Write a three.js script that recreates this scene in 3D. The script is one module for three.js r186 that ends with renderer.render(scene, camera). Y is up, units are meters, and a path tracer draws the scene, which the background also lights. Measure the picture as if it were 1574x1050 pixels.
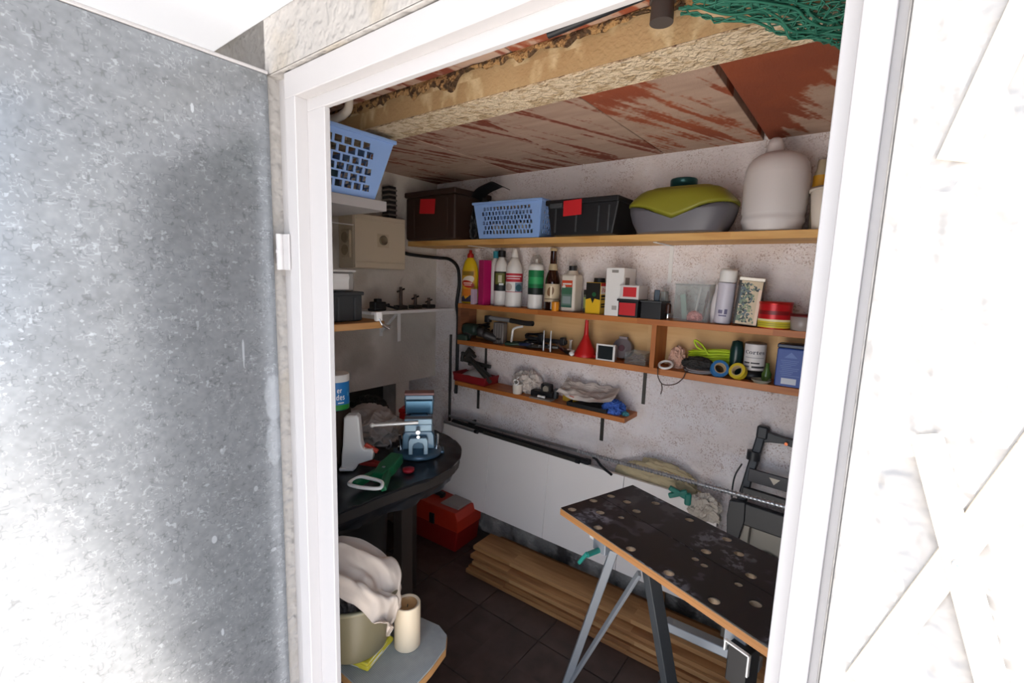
import * as THREE from 'three';
import { RoundedBoxGeometry } from 'three/addons/geometries/RoundedBoxGeometry.js';
import { mergeGeometries, mergeVertices } from 'three/addons/utils/BufferGeometryUtils.js';

// ---------------------------------------------------------------- camera, sky, sun, exposure
const R = Math.PI / 180;
const scene = new THREE.Scene();
const camera = new THREE.PerspectiveCamera(2 * Math.atan(525 / 713) / R, 1574 / 1050, 0.02, 60);
camera.position.set(0, 1.5, 0);
camera.rotation.order = 'YXZ';
camera.rotation.set(-7.87 * R, 37.1 * R, 1.89 * R);
scene.add(camera);
const renderer = new THREE.WebGLRenderer();
renderer.toneMapping = THREE.LinearToneMapping;
renderer.toneMappingExposure = 1.88;
renderer.shadowMap.enabled = true;

{ // clear summer sky, the same in every direction of the compass
  const w = 64, h = 64, d = new Float32Array(w * h * 4);
  for (let j = 0; j < h; j++) for (let i = 0; i < w; i++) {
    const e = Math.max(0, (j + 0.5) / h * 2 - 1), t = Math.pow(e, 0.55), k = (j * w + i) * 4;
    d[k] = 1.45 - 0.95 * t; d[k + 1] = 1.55 - 0.75 * t; d[k + 2] = 1.7 - 0.4 * t; d[k + 3] = 1;
  }
  const t = new THREE.DataTexture(d, w, h, THREE.RGBAFormat, THREE.FloatType);
  t.mapping = THREE.EquirectangularReflectionMapping; t.magFilter = THREE.LinearFilter; t.needsUpdate = true;
  scene.background = t; scene.environment = t;
}
const sun = new THREE.DirectionalLight(0xfffaf3, 12);
sun.position.set(1.28 * 3, 3.2 * 3, 0.48 * 3); sun.target.position.set(0, 0, 0);
sun.castShadow = true; sun.shadow.radius = 1; sun.shadow.mapSize.set(2048, 2048);
Object.assign(sun.shadow.camera, { left: -5, right: 5, top: 5, bottom: -5, near: 0.1, far: 30 });
scene.add(sun, sun.target);

// ---------------------------------------------------------------- helpers
function rng(seed) { let s = seed >>> 0; return () => { s = (s + 0x6d2b79f5) | 0; let t = Math.imul(s ^ (s >>> 15), 1 | s); t = (t + Math.imul(t ^ (t >>> 7), 61 | t)) ^ t; return ((t ^ (t >>> 14)) >>> 0) / 4294967296; }; }
const V = (x, y, z) => new THREE.Vector3(x, y, z);
const lerp = (a, b, t) => a + (b - a) * t, clamp = (x, a = 0, b = 1) => Math.min(b, Math.max(a, x)), sm = (a, b, x) => { const t = clamp((x - a) / (b - a)); return t * t * (3 - 2 * t); };
function hash(x, y, z) { let h = Math.imul(x, 374761393) ^ Math.imul(y, 668265263) ^ Math.imul(z, 2147483647 ^ 0x5bd1e995); h = Math.imul(h ^ (h >>> 13), 1274126177); return ((h ^ (h >>> 16)) >>> 0) / 4294967296; }
function n3(x, y, z) { // value noise
  const xi = Math.floor(x), yi = Math.floor(y), zi = Math.floor(z), f = (t) => t * t * (3 - 2 * t), u = f(x - xi), v = f(y - yi), w = f(z - zi);
  const g = (a, b, c) => hash(xi + a, yi + b, zi + c);
  return lerp(lerp(lerp(g(0, 0, 0), g(1, 0, 0), u), lerp(g(0, 1, 0), g(1, 1, 0), u), v), lerp(lerp(g(0, 0, 1), g(1, 0, 1), u), lerp(g(0, 1, 1), g(1, 1, 1), u), v), w);
}
function fbm3(x, y, z, o = 4) { let s = 0, a = 0.5, n = 0; for (let i = 0; i < o; i++) { s += a * n3(x, y, z); n += a; a *= 0.5; x *= 2.03; y *= 2.03; z *= 2.03; } return s / n; }
function pn(x, y, p, seed) { // value noise of whole period p
  const xi = Math.floor(x), yi = Math.floor(y), f = (t) => t * t * (3 - 2 * t), u = f(x - xi), v = f(y - yi), m = (a) => ((a % p) + p) % p;
  const g = (a, b) => hash(m(xi + a), m(yi + b), seed);
  return lerp(lerp(g(0, 0), g(1, 0), u), lerp(g(0, 1), g(1, 1), u), v);
}
function pf(u, v, p, seed, o = 4) { let s = 0, a = 0.5, n = 0; for (let i = 0; i < o; i++) { s += a * pn(u * p, v * p, p, seed + i); n += a; a *= 0.5; p *= 2; } return s / n; }
function tex(n, fn, srgb = true, rep = 1) {
  const d = new Uint8Array(n * n * 4);
  for (let j = 0; j < n; j++) for (let i = 0; i < n; i++) {
    const c = fn(i / n, j / n), k = (j * n + i) * 4, a = typeof c === 'number' ? [c, c, c] : c;
    for (let q = 0; q < 3; q++) d[k + q] = clamp(a[q]) * 255; d[k + 3] = 255;
  }
  const t = new THREE.DataTexture(d, n, n);
  t.wrapS = t.wrapT = THREE.RepeatWrapping; t.magFilter = THREE.LinearFilter; t.minFilter = THREE.LinearMipmapLinearFilter; t.generateMipmaps = true;
  if (srgb) t.colorSpace = THREE.SRGBColorSpace; t.repeat.set(rep, rep); t.needsUpdate = true;
  return t;
}
const mix = (a, b, t) => [lerp(a[0], b[0], t), lerp(a[1], b[1], t), lerp(a[2], b[2], t)];
const hx = (s) => { const n = parseInt(s.slice(1), 16); return [(n >> 16) / 255, ((n >> 8) & 255) / 255, (n & 255) / 255]; };
function mat(color, rough = 0.6, o = {}) { return new THREE.MeshPhysicalMaterial({ color, roughness: rough, ...o }); }
function canvasTex(w, h, draw) {
  const c = document.createElement('canvas'); c.width = w; c.height = h; draw(c.getContext('2d'), w, h);
  const t = new THREE.CanvasTexture(c); t.colorSpace = THREE.SRGBColorSpace; return t;
}
const print = (w, h, draw, rough = 0.5) => new THREE.MeshPhysicalMaterial({ map: canvasTex(w, h, draw), roughness: rough });
// geometry: every builder returns a placed BufferGeometry
const at = (g, x = 0, y = 0, z = 0, rx = 0, ry = 0, rz = 0) => { if (rx || ry || rz) g.applyMatrix4(new THREE.Matrix4().makeRotationFromEuler(new THREE.Euler(rx, ry, rz, 'YXZ'))); return g.translate(x, y, z); };
const box = (w, h, d, x = 0, y = 0, z = 0, r = 0.002, s = 2) => new RoundedBoxGeometry(w, h, d, s, Math.min(r, w / 2.05, h / 2.05, d / 2.05)).translate(x, y, z);
const cyl = (rt, rb, h, x = 0, y = 0, z = 0, seg = 28) => new THREE.CylinderGeometry(rt, rb, h, seg).translate(x, y + h / 2, z);
const lathe = (pts, seg = 32) => new THREE.LatheGeometry(pts.map(([r, y]) => new THREE.Vector2(r, y)), seg);
const tube = (pts, r, seg = 40, rs = 8, closed = false) => new THREE.TubeGeometry(new THREE.CatmullRomCurve3(pts.map((p) => V(...p)), closed), seg, r, rs, closed);
function rod(a, b, r, r2 = r, seg = 12) { const A = V(...a), B = V(...b), L = A.distanceTo(B), g = new THREE.CylinderGeometry(r2, r, L, seg); g.applyQuaternion(new THREE.Quaternion().setFromUnitVectors(V(0, 1, 0), B.clone().sub(A).normalize())); const m = A.add(B).multiplyScalar(0.5); return g.translate(m.x, m.y, m.z); }
function bar(a, b, w, t, roll = 0, r = 0.002) { const A = V(...a), B = V(...b), L = A.distanceTo(B), g = box(w, L, t, 0, 0, 0, r); g.rotateY(roll); g.applyQuaternion(new THREE.Quaternion().setFromUnitVectors(V(0, 1, 0), B.clone().sub(A).normalize())); const m = A.add(B).multiplyScalar(0.5); return g.translate(m.x, m.y, m.z); }
const shape = (pts, holes = []) => { const s = new THREE.Shape(pts.map(([x, y]) => new THREE.Vector2(x, y))); for (const h of holes) s.holes.push(h); return s; };
const rectHole = (x, y, w, h) => new THREE.Path([V(x - w / 2, y - h / 2), V(x - w / 2, y + h / 2), V(x + w / 2, y + h / 2), V(x + w / 2, y - h / 2)].map((p) => new THREE.Vector2(p.x, p.y)));
const roundHole = (x, y, r) => { const p = new THREE.Path(); p.absarc(x, y, r, 0, Math.PI * 2, true); return p; };
const ext = (s, depth, bevel = 0.001, curve = 10) => new THREE.ExtrudeGeometry(Array.isArray(s) ? shape(s) : s, { depth, bevelEnabled: bevel > 0, bevelSize: bevel, bevelThickness: bevel, bevelSegments: 2, curveSegments: curve });
const join = (...gs) => { const l = gs.flat().map((g) => { const q = g.index ? g.toNonIndexed() : g; for (const k of Object.keys(q.attributes)) if (!['position', 'normal', 'uv'].includes(k)) q.deleteAttribute(k); q.clearGroups(); return q; }); return l.length > 1 ? mergeGeometries(l) : l[0]; };
function uvm(g, s = 1, swap = false) { // uv in metres over the face's main direction
  const q = g.index ? g.toNonIndexed() : g, p = q.attributes.position, n = q.attributes.normal, uv = new Float32Array(p.count * 2);
  for (let i = 0; i < p.count; i++) {
    const a = Math.abs(n.getX(i)), b = Math.abs(n.getY(i)), c = Math.abs(n.getZ(i)), x = p.getX(i), y = p.getY(i), z = p.getZ(i);
    let [u, v] = b >= a && b >= c ? [x, z] : a >= c ? [z, y] : [x, y];
    if (swap) [u, v] = [v, u];
    uv[2 * i] = u * s; uv[2 * i + 1] = v * s;
  }
  q.setAttribute('uv', new THREE.BufferAttribute(uv, 2)); return q;
}
function crumple(rx, ry, rz, seed, amp = 0.35, fq = 2.2, detail = 24, flat = -0.5) { // a crushed lump of cloth or paper
  let g = mergeVertices(new THREE.IcosahedronGeometry(1, detail).deleteAttribute('normal').deleteAttribute('uv'), 1e-5);
  const p = g.attributes.position;
  for (let i = 0; i < p.count; i++) {
    const x = p.getX(i), y = p.getY(i), z = p.getZ(i);
    const r1 = 1 - Math.abs(2 * fbm3(x * fq + seed, y * fq, z * fq, 2) - 1) * 2, r2 = 1 - Math.abs(2 * fbm3(x * fq * 2.3 + 9, y * fq * 2.3 + seed, z * fq * 2.3, 2) - 1) * 2;
    const k = 1 + amp * (r1 * 0.65 + r2 * 0.3 - 0.25);
    p.setXYZ(i, x * k * rx, Math.max(y * k, flat) * ry - flat * ry, z * k * rz);
  }
  g = g.index ? g.toNonIndexed() : g; g.computeVertexNormals(); g.setAttribute('uv', new THREE.BufferAttribute(new Float32Array(g.attributes.position.count * 2), 2));
  return g;
}
function sheet(nu, nv, fn, th = 0.0012) { // a closed thin skin: fn(u, v) -> [x, y, z]
  const P = []; for (let j = 0; j <= nv; j++) for (let i = 0; i <= nu; i++) P.push(V(...fn(i / nu, j / nv)));
  const at2 = (i, j) => P[j * (nu + 1) + i], N = [];
  for (let j = 0; j <= nv; j++) for (let i = 0; i <= nu; i++) { const a = at2(Math.min(i + 1, nu), j).clone().sub(at2(Math.max(i - 1, 0), j)), b = at2(i, Math.min(j + 1, nv)).clone().sub(at2(i, Math.max(j - 1, 0))); N.push(a.cross(b).normalize()); }
  const pos = [], uv = [], idx = [], n = P.length;
  for (const s of [1, -1]) P.forEach((p, k) => { const q = p.clone().addScaledVector(N[k], s * th / 2); pos.push(q.x, q.y, q.z); uv.push((k % (nu + 1)) / nu, Math.floor(k / (nu + 1)) / nv); });
  for (let j = 0; j < nv; j++) for (let i = 0; i < nu; i++) { const a = j * (nu + 1) + i, b = a + 1, c = a + nu + 1, d = c + 1; idx.push(a, b, d, a, d, c, n + a, n + d, n + b, n + a, n + c, n + d); }
  const edge = (a, b) => idx.push(a, n + a, n + b, a, n + b, b);
  for (let i = 0; i < nu; i++) { edge(i + 1, i); edge(nv * (nu + 1) + i, nv * (nu + 1) + i + 1); }
  for (let j = 0; j < nv; j++) { edge(j * (nu + 1), (j + 1) * (nu + 1)); edge((j + 1) * (nu + 1) + nu, j * (nu + 1) + nu); }
  const g = new THREE.BufferGeometry(); g.setAttribute('position', new THREE.Float32BufferAttribute(pos, 3)); g.setAttribute('uv', new THREE.Float32BufferAttribute(uv, 2)); g.setIndex(idx); g.computeVertexNormals(); return g;
}
// objects
const used = {};
const numbered = (n) => { const k = used[n] = (used[n] ?? -1) + 1; return k ? n + '_' + String(k).padStart(3, '0') : n; };
function mark(o, label, category, group) { o.userData.label = label; if (category) o.userData.category = category; if (group) o.userData.group = group; return o; }
function mesh(name, g, m) { const o = new THREE.Mesh(g, m); o.name = name; o.castShadow = o.receiveShadow = true; return o; }
function part(parent, name, g, m, label) { const o = mesh(name, g, m); parent.add(o); if (label) o.userData.label = label; return o; }
function thing(name, label, category, [x, y, z] = [0, 0, 0], ry = 0, group) { const o = new THREE.Group(); o.name = numbered(name); o.position.set(x, y, z); o.rotation.y = ry; scene.add(o); return mark(o, label, category, group); }
function one(name, label, category, g, m, [x, y, z] = [0, 0, 0], ry = 0, group) { const o = mesh(numbered(name), g, m); o.position.set(x, y, z); o.rotation.y = ry; scene.add(o); return mark(o, label, category, group); }
function struct(name, g, m, label) { const o = mesh(numbered(name), g, m); o.userData.kind = 'structure'; if (label) o.userData.label = label; scene.add(o); return o; }
function structGroup(name, label) { const o = new THREE.Group(); o.name = numbered(name); o.userData.kind = 'structure'; if (label) o.userData.label = label; scene.add(o); return o; }

// ---------------------------------------------------------------- materials
const stipBump = tex(512, (u, v) => { const a = pf(u, v, 64, 3, 3), b = pf(u, v, 16, 9, 2), c = 1 - Math.abs(2 * pf(u, v, 96, 21, 2) - 1); return clamp(0.55 * sm(0.3, 0.75, a) + 0.25 * c + 0.2 * b); }, false);
const stipBumpFine = tex(1024, (u, v) => { const a = pf(u, v, 96, 33, 3), c = 1 - Math.abs(2 * pf(u, v, 150, 51, 2) - 1); return clamp(0.7 * sm(0.3, 0.75, a) + 0.3 * c); }, false);
const M = {};
M.facade = new THREE.MeshStandardMaterial({ roughness: 0.9, color: 0xffffff, bumpMap: stipBump, bumpScale: 0.005, map: tex(512, (u, v) => mix(hx('#a09c98'), hx('#999185'), sm(0.55, 0.8, pf(u, v, 8, 5, 4)) * 0.7)) });
M.backWall = new THREE.MeshStandardMaterial({ roughness: 0.92, bumpMap: stipBumpFine, bumpScale: 0.003, map: tex(1024, (u, v) => {
  const speck = sm(0.62, 0.74, pf(u, v, 200, 71, 2)) * sm(0.3, 0.75, pf(u, v, 12, 4, 3)), dirt = sm(0.5, 0.8, pf(u, v, 5, 8, 5));
  return mix(mix(hx('#efe8e7'), hx('#e2d5ce'), dirt * 0.7), hx('#9a7b6e'), speck * 0.5);
}) });
M.concrete = new THREE.MeshStandardMaterial({ roughness: 0.93, bumpMap: stipBumpFine, bumpScale: 0.0015, map: tex(512, (u, v) => mix(mix(hx('#c6bdb2'), hx('#dad2c8'), pf(u, v, 6, 14, 5)), hx('#988d80'), sm(0.5, 0.85, pf(u, v, 4, 44, 4)) * 0.55)) });
M.cement = new THREE.MeshStandardMaterial({ roughness: 0.95, bumpMap: stipBump, bumpScale: 0.004, map: tex(512, (u, v) => mix(mix(hx('#958e87'), hx('#c9c1b8'), sm(0.3, 0.75, pf(u, v, 8, 24, 5))), hx('#57504b'), sm(0.58, 0.75, pf(u, v, 5, 64, 4)))) });
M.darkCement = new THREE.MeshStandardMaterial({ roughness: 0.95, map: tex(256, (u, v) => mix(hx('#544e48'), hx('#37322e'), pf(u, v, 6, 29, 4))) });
M.beamSmooth = new THREE.MeshStandardMaterial({ roughness: 0.9, bumpMap: stipBumpFine, bumpScale: 0.0008, map: tex(512, (u, v) => mix(mix(hx('#c2a57a'), hx('#ad8e63'), pf(u, v, 5, 7, 5)), hx('#e0cda4'), sm(0.55, 0.8, pf(u, v * 0.5, 14, 17, 4)) * 0.8)) });
M.beamRough = new THREE.MeshStandardMaterial({ roughness: 0.95, bumpMap: stipBump, bumpScale: 0.006, map: tex(512, (u, v) => mix(hx('#d6c2a4'), hx('#b59c79'), sm(0.45, 0.75, pf(u, v, 32, 27, 3)))) });
M.mortar = new THREE.MeshStandardMaterial({ roughness: 1, bumpMap: stipBump, bumpScale: 0.006, map: tex(256, (u, v) => mix(hx('#b08a5a'), hx('#55402c'), sm(0.42, 0.62, pf(u, v, 24, 57, 4)))) });
const clay = (seed, cover, tone) => new THREE.MeshStandardMaterial({ roughness: 0.9, bumpMap: stipBumpFine, bumpScale: 0.0006, map: tex(512, (u, v) => { // u across the board, v from front to back; plaster dragged over the clay in strokes
  const a = 1.22, c = Math.cos(a), s = Math.sin(a), U = u * 0.38, W = v * 1.44, x = U * c + W * s, y = -U * s + W * c;
  const st = fbm3(x * 3 + seed, y * 42, seed, 4), patch = fbm3(U * 4 + seed * 2, W * 4, seed + 5, 4);
  const pl = sm(0.46, 0.58, 0.55 * st + 0.45 * patch + cover(u, v) + 0.12 * (fbm3(U * 90, W * 90, seed, 2) - 0.5));
  return mix(mix(hx(tone), hx('#8a4630'), fbm3(U * 9, W * 9, seed + 8, 4)), mix(hx('#d2b8a5'), hx('#b59a86'), fbm3(U * 9 + seed, W * 40, seed + 3, 3)), pl * 0.93);
}) });
M.clay = [clay(3, () => 0.14, '#84493a'), clay(11, () => 0.1, '#84493a'), clay(19, (u, v) => 0.04 + 0.1 * v, '#8a4634'), clay(27, (u, v) => -0.02 + 0.12 * v, '#97492f'), clay(35, (u, v) => -0.09 + 0.24 * sm(0.35, 0.75, v), '#b25c38'), clay(44, (u, v) => -0.2 + 0.4 * sm(0.5, 0.8, v * 0.6 + u * 0.5), '#a5532f')];
const tileMat = (s) => new THREE.MeshPhysicalMaterial({ roughness: 0.5, map: tex(256, (u, v) => mix(hx('#5a4740'), hx('#3a2d28'), fbm3(u * 6 + s, v * 6, s, 4))) });
M.tiles = [tileMat(2), tileMat(31), tileMat(55)];
M.grout = mat('#57493f', 0.9);
M.terrace = new THREE.MeshStandardMaterial({ roughness: 0.85, map: tex(256, (u, v) => mix(hx('#d6d0ca'), hx('#cac3bb'), pf(u, v, 6, 81, 4))) });
const wood = (a, b, seed, n = 512) => tex(n, (u, v) => { const g = pf(u * 0.25 % 1, v, 32, seed, 3), h = fbm3(u * 5, v * 90, seed, 3), w = fbm3(u * 2 + seed, v * 12, 4, 3); return mix(hx(a), hx(b), clamp(0.45 * h + 0.55 * sm(0.35, 0.7, w) + 0.2 * (g - 0.5))); });
const woodMat = (a, b, seed, r = 0.6) => new THREE.MeshPhysicalMaterial({ roughness: r, map: wood(a, b, seed) });
M.pine = woodMat('#dcae6a', '#c28c48', 5, 0.55);
M.beech = woodMat('#c47a3c', '#a75f2a', 15, 0.5);
M.beechDark = woodMat('#8a5a3c', '#6c4430', 25, 0.6);
M.ply = woodMat('#c99b6a', '#a8763f', 35, 0.7);
M.plank = [woodMat('#b98a58', '#8a5a34', 45, 0.7), woodMat('#a87748', '#7a4c2a', 52, 0.7), woodMat('#c79a68', '#96683e', 63, 0.7)];
M.hardboard = woodMat('#d6b07c', '#c69c66', 75, 0.7);
M.whitePaint = new THREE.MeshPhysicalMaterial({ roughness: 0.5, color: '#aca9a9' });
M.whiteBoard = mat('#f2ece8', 0.5);
M.soffit = mat('#bcbec2', 0.8);
M.galv = (() => { // zinc coat: fine fibrous flakes, pale dust spots and a few smears
  const fib = (u, v) => 1 - Math.abs(2 * pf(u, v, 180, 88, 1) - 1);
  const col = tex(1024, (u, v) => {
    const g = pf(u, v, 16, 3, 5), f = fib(u, v), spots = sm(0.8, 0.83, pf(u, v, 190, 12, 2)), s2 = sm(0.79, 0.81, pf(u, v, 90, 18, 3));
    let c = 0.57 + 0.07 * (g - 0.5) - 0.075 * sm(0.82, 0.97, f) * sm(0.48, 0.6, pf(u, v, 80, 90, 2)) + 0.09 * sm(0.85, 0.97, 1 - Math.abs(2 * pf(u, v, 200, 66, 1) - 1)) * sm(0.5, 0.62, pf(u, v, 70, 67, 2)) + 0.07 * (pf(u, v, 120, 93, 2) - 0.5);
    let smear = 0; // pale smears and paint flecks, each where the photograph has it
    for (const [U, W, ru, rv, k] of [[0.545, 0.235, 0.022, 0.05, 0.5], [0.55, 0.14, 0.016, 0.05, 0.4], [0.602, 0.335, 0.0022, 0.028, 0.9], [0.671, 0.974, 0.005, 0.008, 0.9], [0.666, 0.771, 0.0025, 0.008, 1], [0.65, 0.15, 0.003, 0.004, 0.8], [0.59, 0.05, 0.004, 0.006, 0.7], [0.56, 0.9, 0.006, 0.004, 0.7]]) { const q = Math.hypot((u - U) / ru, (v - W) / rv) + 0.5 * (pf(u, v, 40, 41, 3) - 0.5); smear = Math.max(smear, k * sm(1.08, 0.86, q)); }
    c = lerp(c, 0.8, Math.max(0.4 * spots, 0.5 * s2, smear)); return [c * 0.975, c, c * 1.03];
  });
  const ro = tex(1024, (u, v) => 0.2 + 0.06 * (pf(u, v, 110, 31, 3) - 0.5) + 0.06 * (pf(u, v, 8, 37, 3) - 0.5), false);
  return new THREE.MeshPhysicalMaterial({ metalness: 0.6, roughness: 1, map: col, roughnessMap: ro, bumpMap: ro, bumpScale: 0.00008 });
})();
M.steel = mat('#b9bcc0', 0.35, { metalness: 0.9 });
M.chrome = mat('#dfe3e6', 0.15, { metalness: 1 });
M.darkSteel = mat('#55534f', 0.45, { metalness: 0.8 });
M.greyPaint = mat('#8b8f94', 0.45, { metalness: 0.3 });
M.greyDark = mat('#3e4144', 0.5);
M.black = mat('#17171a', 0.5);
M.blackGloss = mat('#141417', 0.25);
M.rubber = mat('#1d1c1c', 0.75);
M.white = mat('#e9e7e4', 0.4);
M.whiteWarm = mat('#ded5c8', 0.5);
M.red = mat('#c01a1a', 0.4);
M.redTape = mat('#c41f26', 0.55);
M.toolRed = mat('#b02c18', 0.4);
M.toolRedDark = mat('#86130f', 0.45);
M.blueBasket = mat('#8fb2ea', 0.45);
M.clear = mat('#f8fafa', 0.12, { transmission: 0.95, thickness: 0, ior: 1.45, side: THREE.DoubleSide });
M.frosted = mat('#ece6e4', 0.5, { transmission: 0.3, thickness: 0 });
M.brownBox = mat('#33211a', 0.55);
M.teal = mat('#1f6f6a', 0.35);
M.vise = mat('#3f6076', 0.35, { metalness: 0.35, clearcoat: 0.4 });
M.viseLight = mat('#7f97a6', 0.4, { metalness: 0.35 });
M.green = mat('#12633f', 0.4);
M.ragGrey = mat('#a59a92', 0.95);
M.ragCream = mat('#cfc0b2', 0.95);
M.chip = woodMat('#cdb79c', '#b39a7e', 88, 0.8);
M.mdf = woodMat('#b57f4c', '#9c6836', 85, 0.7);
M.magenta = mat('#b5105f', 0.5);

// ---------------------------------------------------------------- the shed
const CEIL = 2.033, WALLZ = -1.99;
{ // floor and terrace
  const f = structGroup('floor', 'dark brown tiled floor of the storeroom');
  part(f, 'grout_bed', box(3.6, 0.1, 1.7, -0.9, -0.055, -1.4, 0.002), M.grout);
  const r = rng(4), g = [0, 1, 2].map(() => uvm(box(0.326, 0.012, 0.326, 0, -0.006, 0, 0.002), 3));
  for (let i = 0; i < 10; i++) for (let j = 0; j < 5; j++) {
    const o = part(f, i + j ? 'tile_' + String(i * 5 + j).padStart(3, '0') : 'tile', g[(i + j) % 3], M.tiles[Math.floor(r() * 3)]);
    o.position.set(-2.42 + i * 0.33, (r() - 0.5) * 0.001, -0.66 - j * 0.33);
  }
  const t = structGroup('terrace_ground', 'sunlit tiled terrace outside the door');
  part(t, 'paving_slab', uvm(box(16, 0.12, 12, 0, -0.07, 5.4, 0.003), 0.7), M.terrace);
}
struct('wall_back', uvm(box(3.6, 2.3, 0.16, -0.9, 1.1, WALLZ - 0.08, 0.001), 1.3), M.backWall, 'white rough painted back wall behind the shelves');
struct('baseboard_back', uvm(box(3.0, 0.27, 0.02, -0.7, 0.135, WALLZ + 0.004, 0.004), 1.6), M.cement, 'bare stained cement strip along the foot of the back wall');
{ // left wall: the upper half stands proud of the lower half
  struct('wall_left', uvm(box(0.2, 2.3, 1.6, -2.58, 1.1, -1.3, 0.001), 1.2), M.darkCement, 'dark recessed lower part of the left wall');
  struct('wall_left_upper', uvm(box(0.42, 1.2, 1.46, -2.31, 0.872 + 0.6, -1.275, 0.004), 1.2), M.concrete, 'grey concrete upper part of the left wall with a straight lower edge');
  struct('wall_left_pier', uvm(box(0.12, 0.88, 0.1, -2.17, 0.44, -1.74, 0.004), 1.2), M.concrete, 'grey pier under the concrete slab in the far left corner');
}
struct('wall_right', uvm(box(0.15, 2.3, 1.6, 0.8, 1.1, -1.3, 0.001), 1.3), M.backWall);
{ // front wall round the doorway, with a narrow open joint along the right jamb
  const zf = -0.468, zb = -0.6, d = zf - zb, zc = (zf + zb) / 2;
  const w = join(box(1.9, 2.5, d, -0.972 - 0.95, 1.2, zc, 0.004), box(3.6, 2.5, d, 0.0015 + 1.8, 1.2, zc, 0.004), box(6.6, 0.5, d, 0.45, 1.87 + 0.25, zc, 0.004));
  struct('wall_front', uvm(w, 1), M.facade, 'white stippled outside wall round the doorway');
  struct('roof_eave', box(4.2, 0.13, 0.62, -2.06, 2.036, -0.47 + 0.31, 0.006), M.soffit, 'flat white eave over the doorway');
  struct('roof', box(4, 0.14, 1.75, -0.9, 2.3, -1.3, 0.004), M.concrete);
}
{ // ceiling of clay boards
  const c = structGroup('ceiling', 'ceiling of terracotta boards smeared with plaster');
  part(c, 'backing_slab', box(3.5, 0.1, 1.6, -0.9, CEIL + 0.085, -1.35, 0.002), M.mortar);
  const edges = [-2.26, -1.88, -1.5, -1.12, -0.74, -0.36, 0.02, 0.4, 0.78], mm = [1, 0, 1, 2, 4, 5, 3, 2];
  for (let i = 0; i < 8; i++) {
    const wide = edges[i] === -0.36, x0 = edges[i] + (wide ? 0.009 : 0.002), x1 = edges[i + 1] - (edges[i + 1] === -0.36 ? 0.007 : 0.002);
    const g = uvm(box(x1 - x0, 0.04, 1.44, (x0 + x1) / 2, CEIL + 0.02, -1.29, 0.003)), p = g.attributes.position, uv = g.attributes.uv;
    for (let k = 0; k < p.count; k++) uv.setXY(k, clamp((p.getX(k) - x0) / (x1 - x0), 0.002, 0.998), clamp((-0.57 - p.getZ(k)) / 1.44, 0.002, 0.998));
    part(c, i ? 'ceiling_board_' + String(i).padStart(3, '0') : 'ceiling_board', g, M.clay[mm[i]]);
  }
}
{ // downstand beam: smooth face, rough underside, mortar squeezed out along its top edge
  const b = structGroup('beam', 'plastered beam under the ceiling just inside the door');
  const o = new THREE.Group();
  part(b, 'beam_core', uvm(box(2.9, 0.086, 0.115, -0.75, 1.991, -0.998, 0.003), 1.5), M.beamSmooth);
  part(b, 'rough_underside', uvm(box(2.9, 0.006, 0.117, -0.75, 1.9475, -0.998, 0.002), 2), M.beamRough);
  part(b, 'mortar_squeeze', uvm(sheet(360, 6, (u, v) => { const n = fbm3(u * 60, 1, 2, 4), m = fbm3(u * 140, v * 5, 5, 3); return [-2.1 + 2.8 * u, CEIL - v * (0.008 + 0.034 * n * n * 1.6), -0.9385 + 0.009 * m * Math.sin(v * 3.1) + 0.001 * v]; }, 0.002), 3), M.mortar);
  b.position.z = 0; b.rotation.y = 0;
}
{ // door frame, a painted steel profile stepped inwards
  const t = structGroup('trim_1', 'white painted steel door frame with a stepped profile');
  const prof = (x0, x1, y0, y1, z0, z1) => box(x1 - x0, y1 - y0, z1 - z0, (x0 + x1) / 2, (y0 + y1) / 2, (z0 + z1) / 2, 0.002);
  part(t, 'left_jamb', join(prof(-0.922, -0.885, 0, 1.822, -0.505, -0.476), prof(-0.8855, -0.826, 0, 1.8, -0.512, -0.5)), M.whitePaint);
  part(t, 'right_jamb', join(prof(-0.0276, -0.005, 0, 1.822, -0.505, -0.476), prof(-0.041, -0.027, 0, 1.8, -0.512, -0.5), prof(-0.006, 0.02, 0, 1.86, -0.52, -0.483)), M.whitePaint);
  part(t, 'head', join(prof(-0.922, -0.005, 1.821, 1.868, -0.505, -0.476), prof(-0.8855, -0.027, 1.799, 1.822, -0.512, -0.5)), M.whitePaint);
  part(t, 'fixing_flange', join(prof(-0.985, -0.92, 0, 1.9, -0.52, -0.492), prof(-0.92, 0.02, 1.865, 1.9, -0.52, -0.494)), M.whitePaint);
}
{ // galvanised door leaf, standing open at a right angle
  const d = structGroup('door_1', 'open galvanised sheet metal door with pale dust marks');
  const g = box(0.03, 1.855, 0.8, -0.975, 0.015 + 0.9275, -0.465 + 0.4, 0.003), q = uvm(g, 1);
  part(d, 'door_panel', q, M.galv);
  part(d, 'edge_strip', box(0.034, 0.006, 0.8, -0.975, 1.873, -0.465 + 0.4, 0.002), M.whitePaint, 'white painted strip along the top edge of the door');
  part(d, 'hinge', join(cyl(0.007, 0.007, 0.07, -0.942, 1.50, -0.468, 14), cyl(0.008, 0.008, 0.006, -0.942, 1.533, -0.468, 14), box(0.03, 0.07, 0.004, -0.93, 1.535, -0.473, 0.001)), M.whitePaint);
  part(d, 'hinge_001', join(cyl(0.007, 0.007, 0.07, -0.942, 0.3, -0.468, 14), cyl(0.008, 0.008, 0.006, -0.942, 0.333, -0.468, 14), box(0.03, 0.07, 0.004, -0.93, 0.335, -0.473, 0.001)), M.whitePaint);
}
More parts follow.
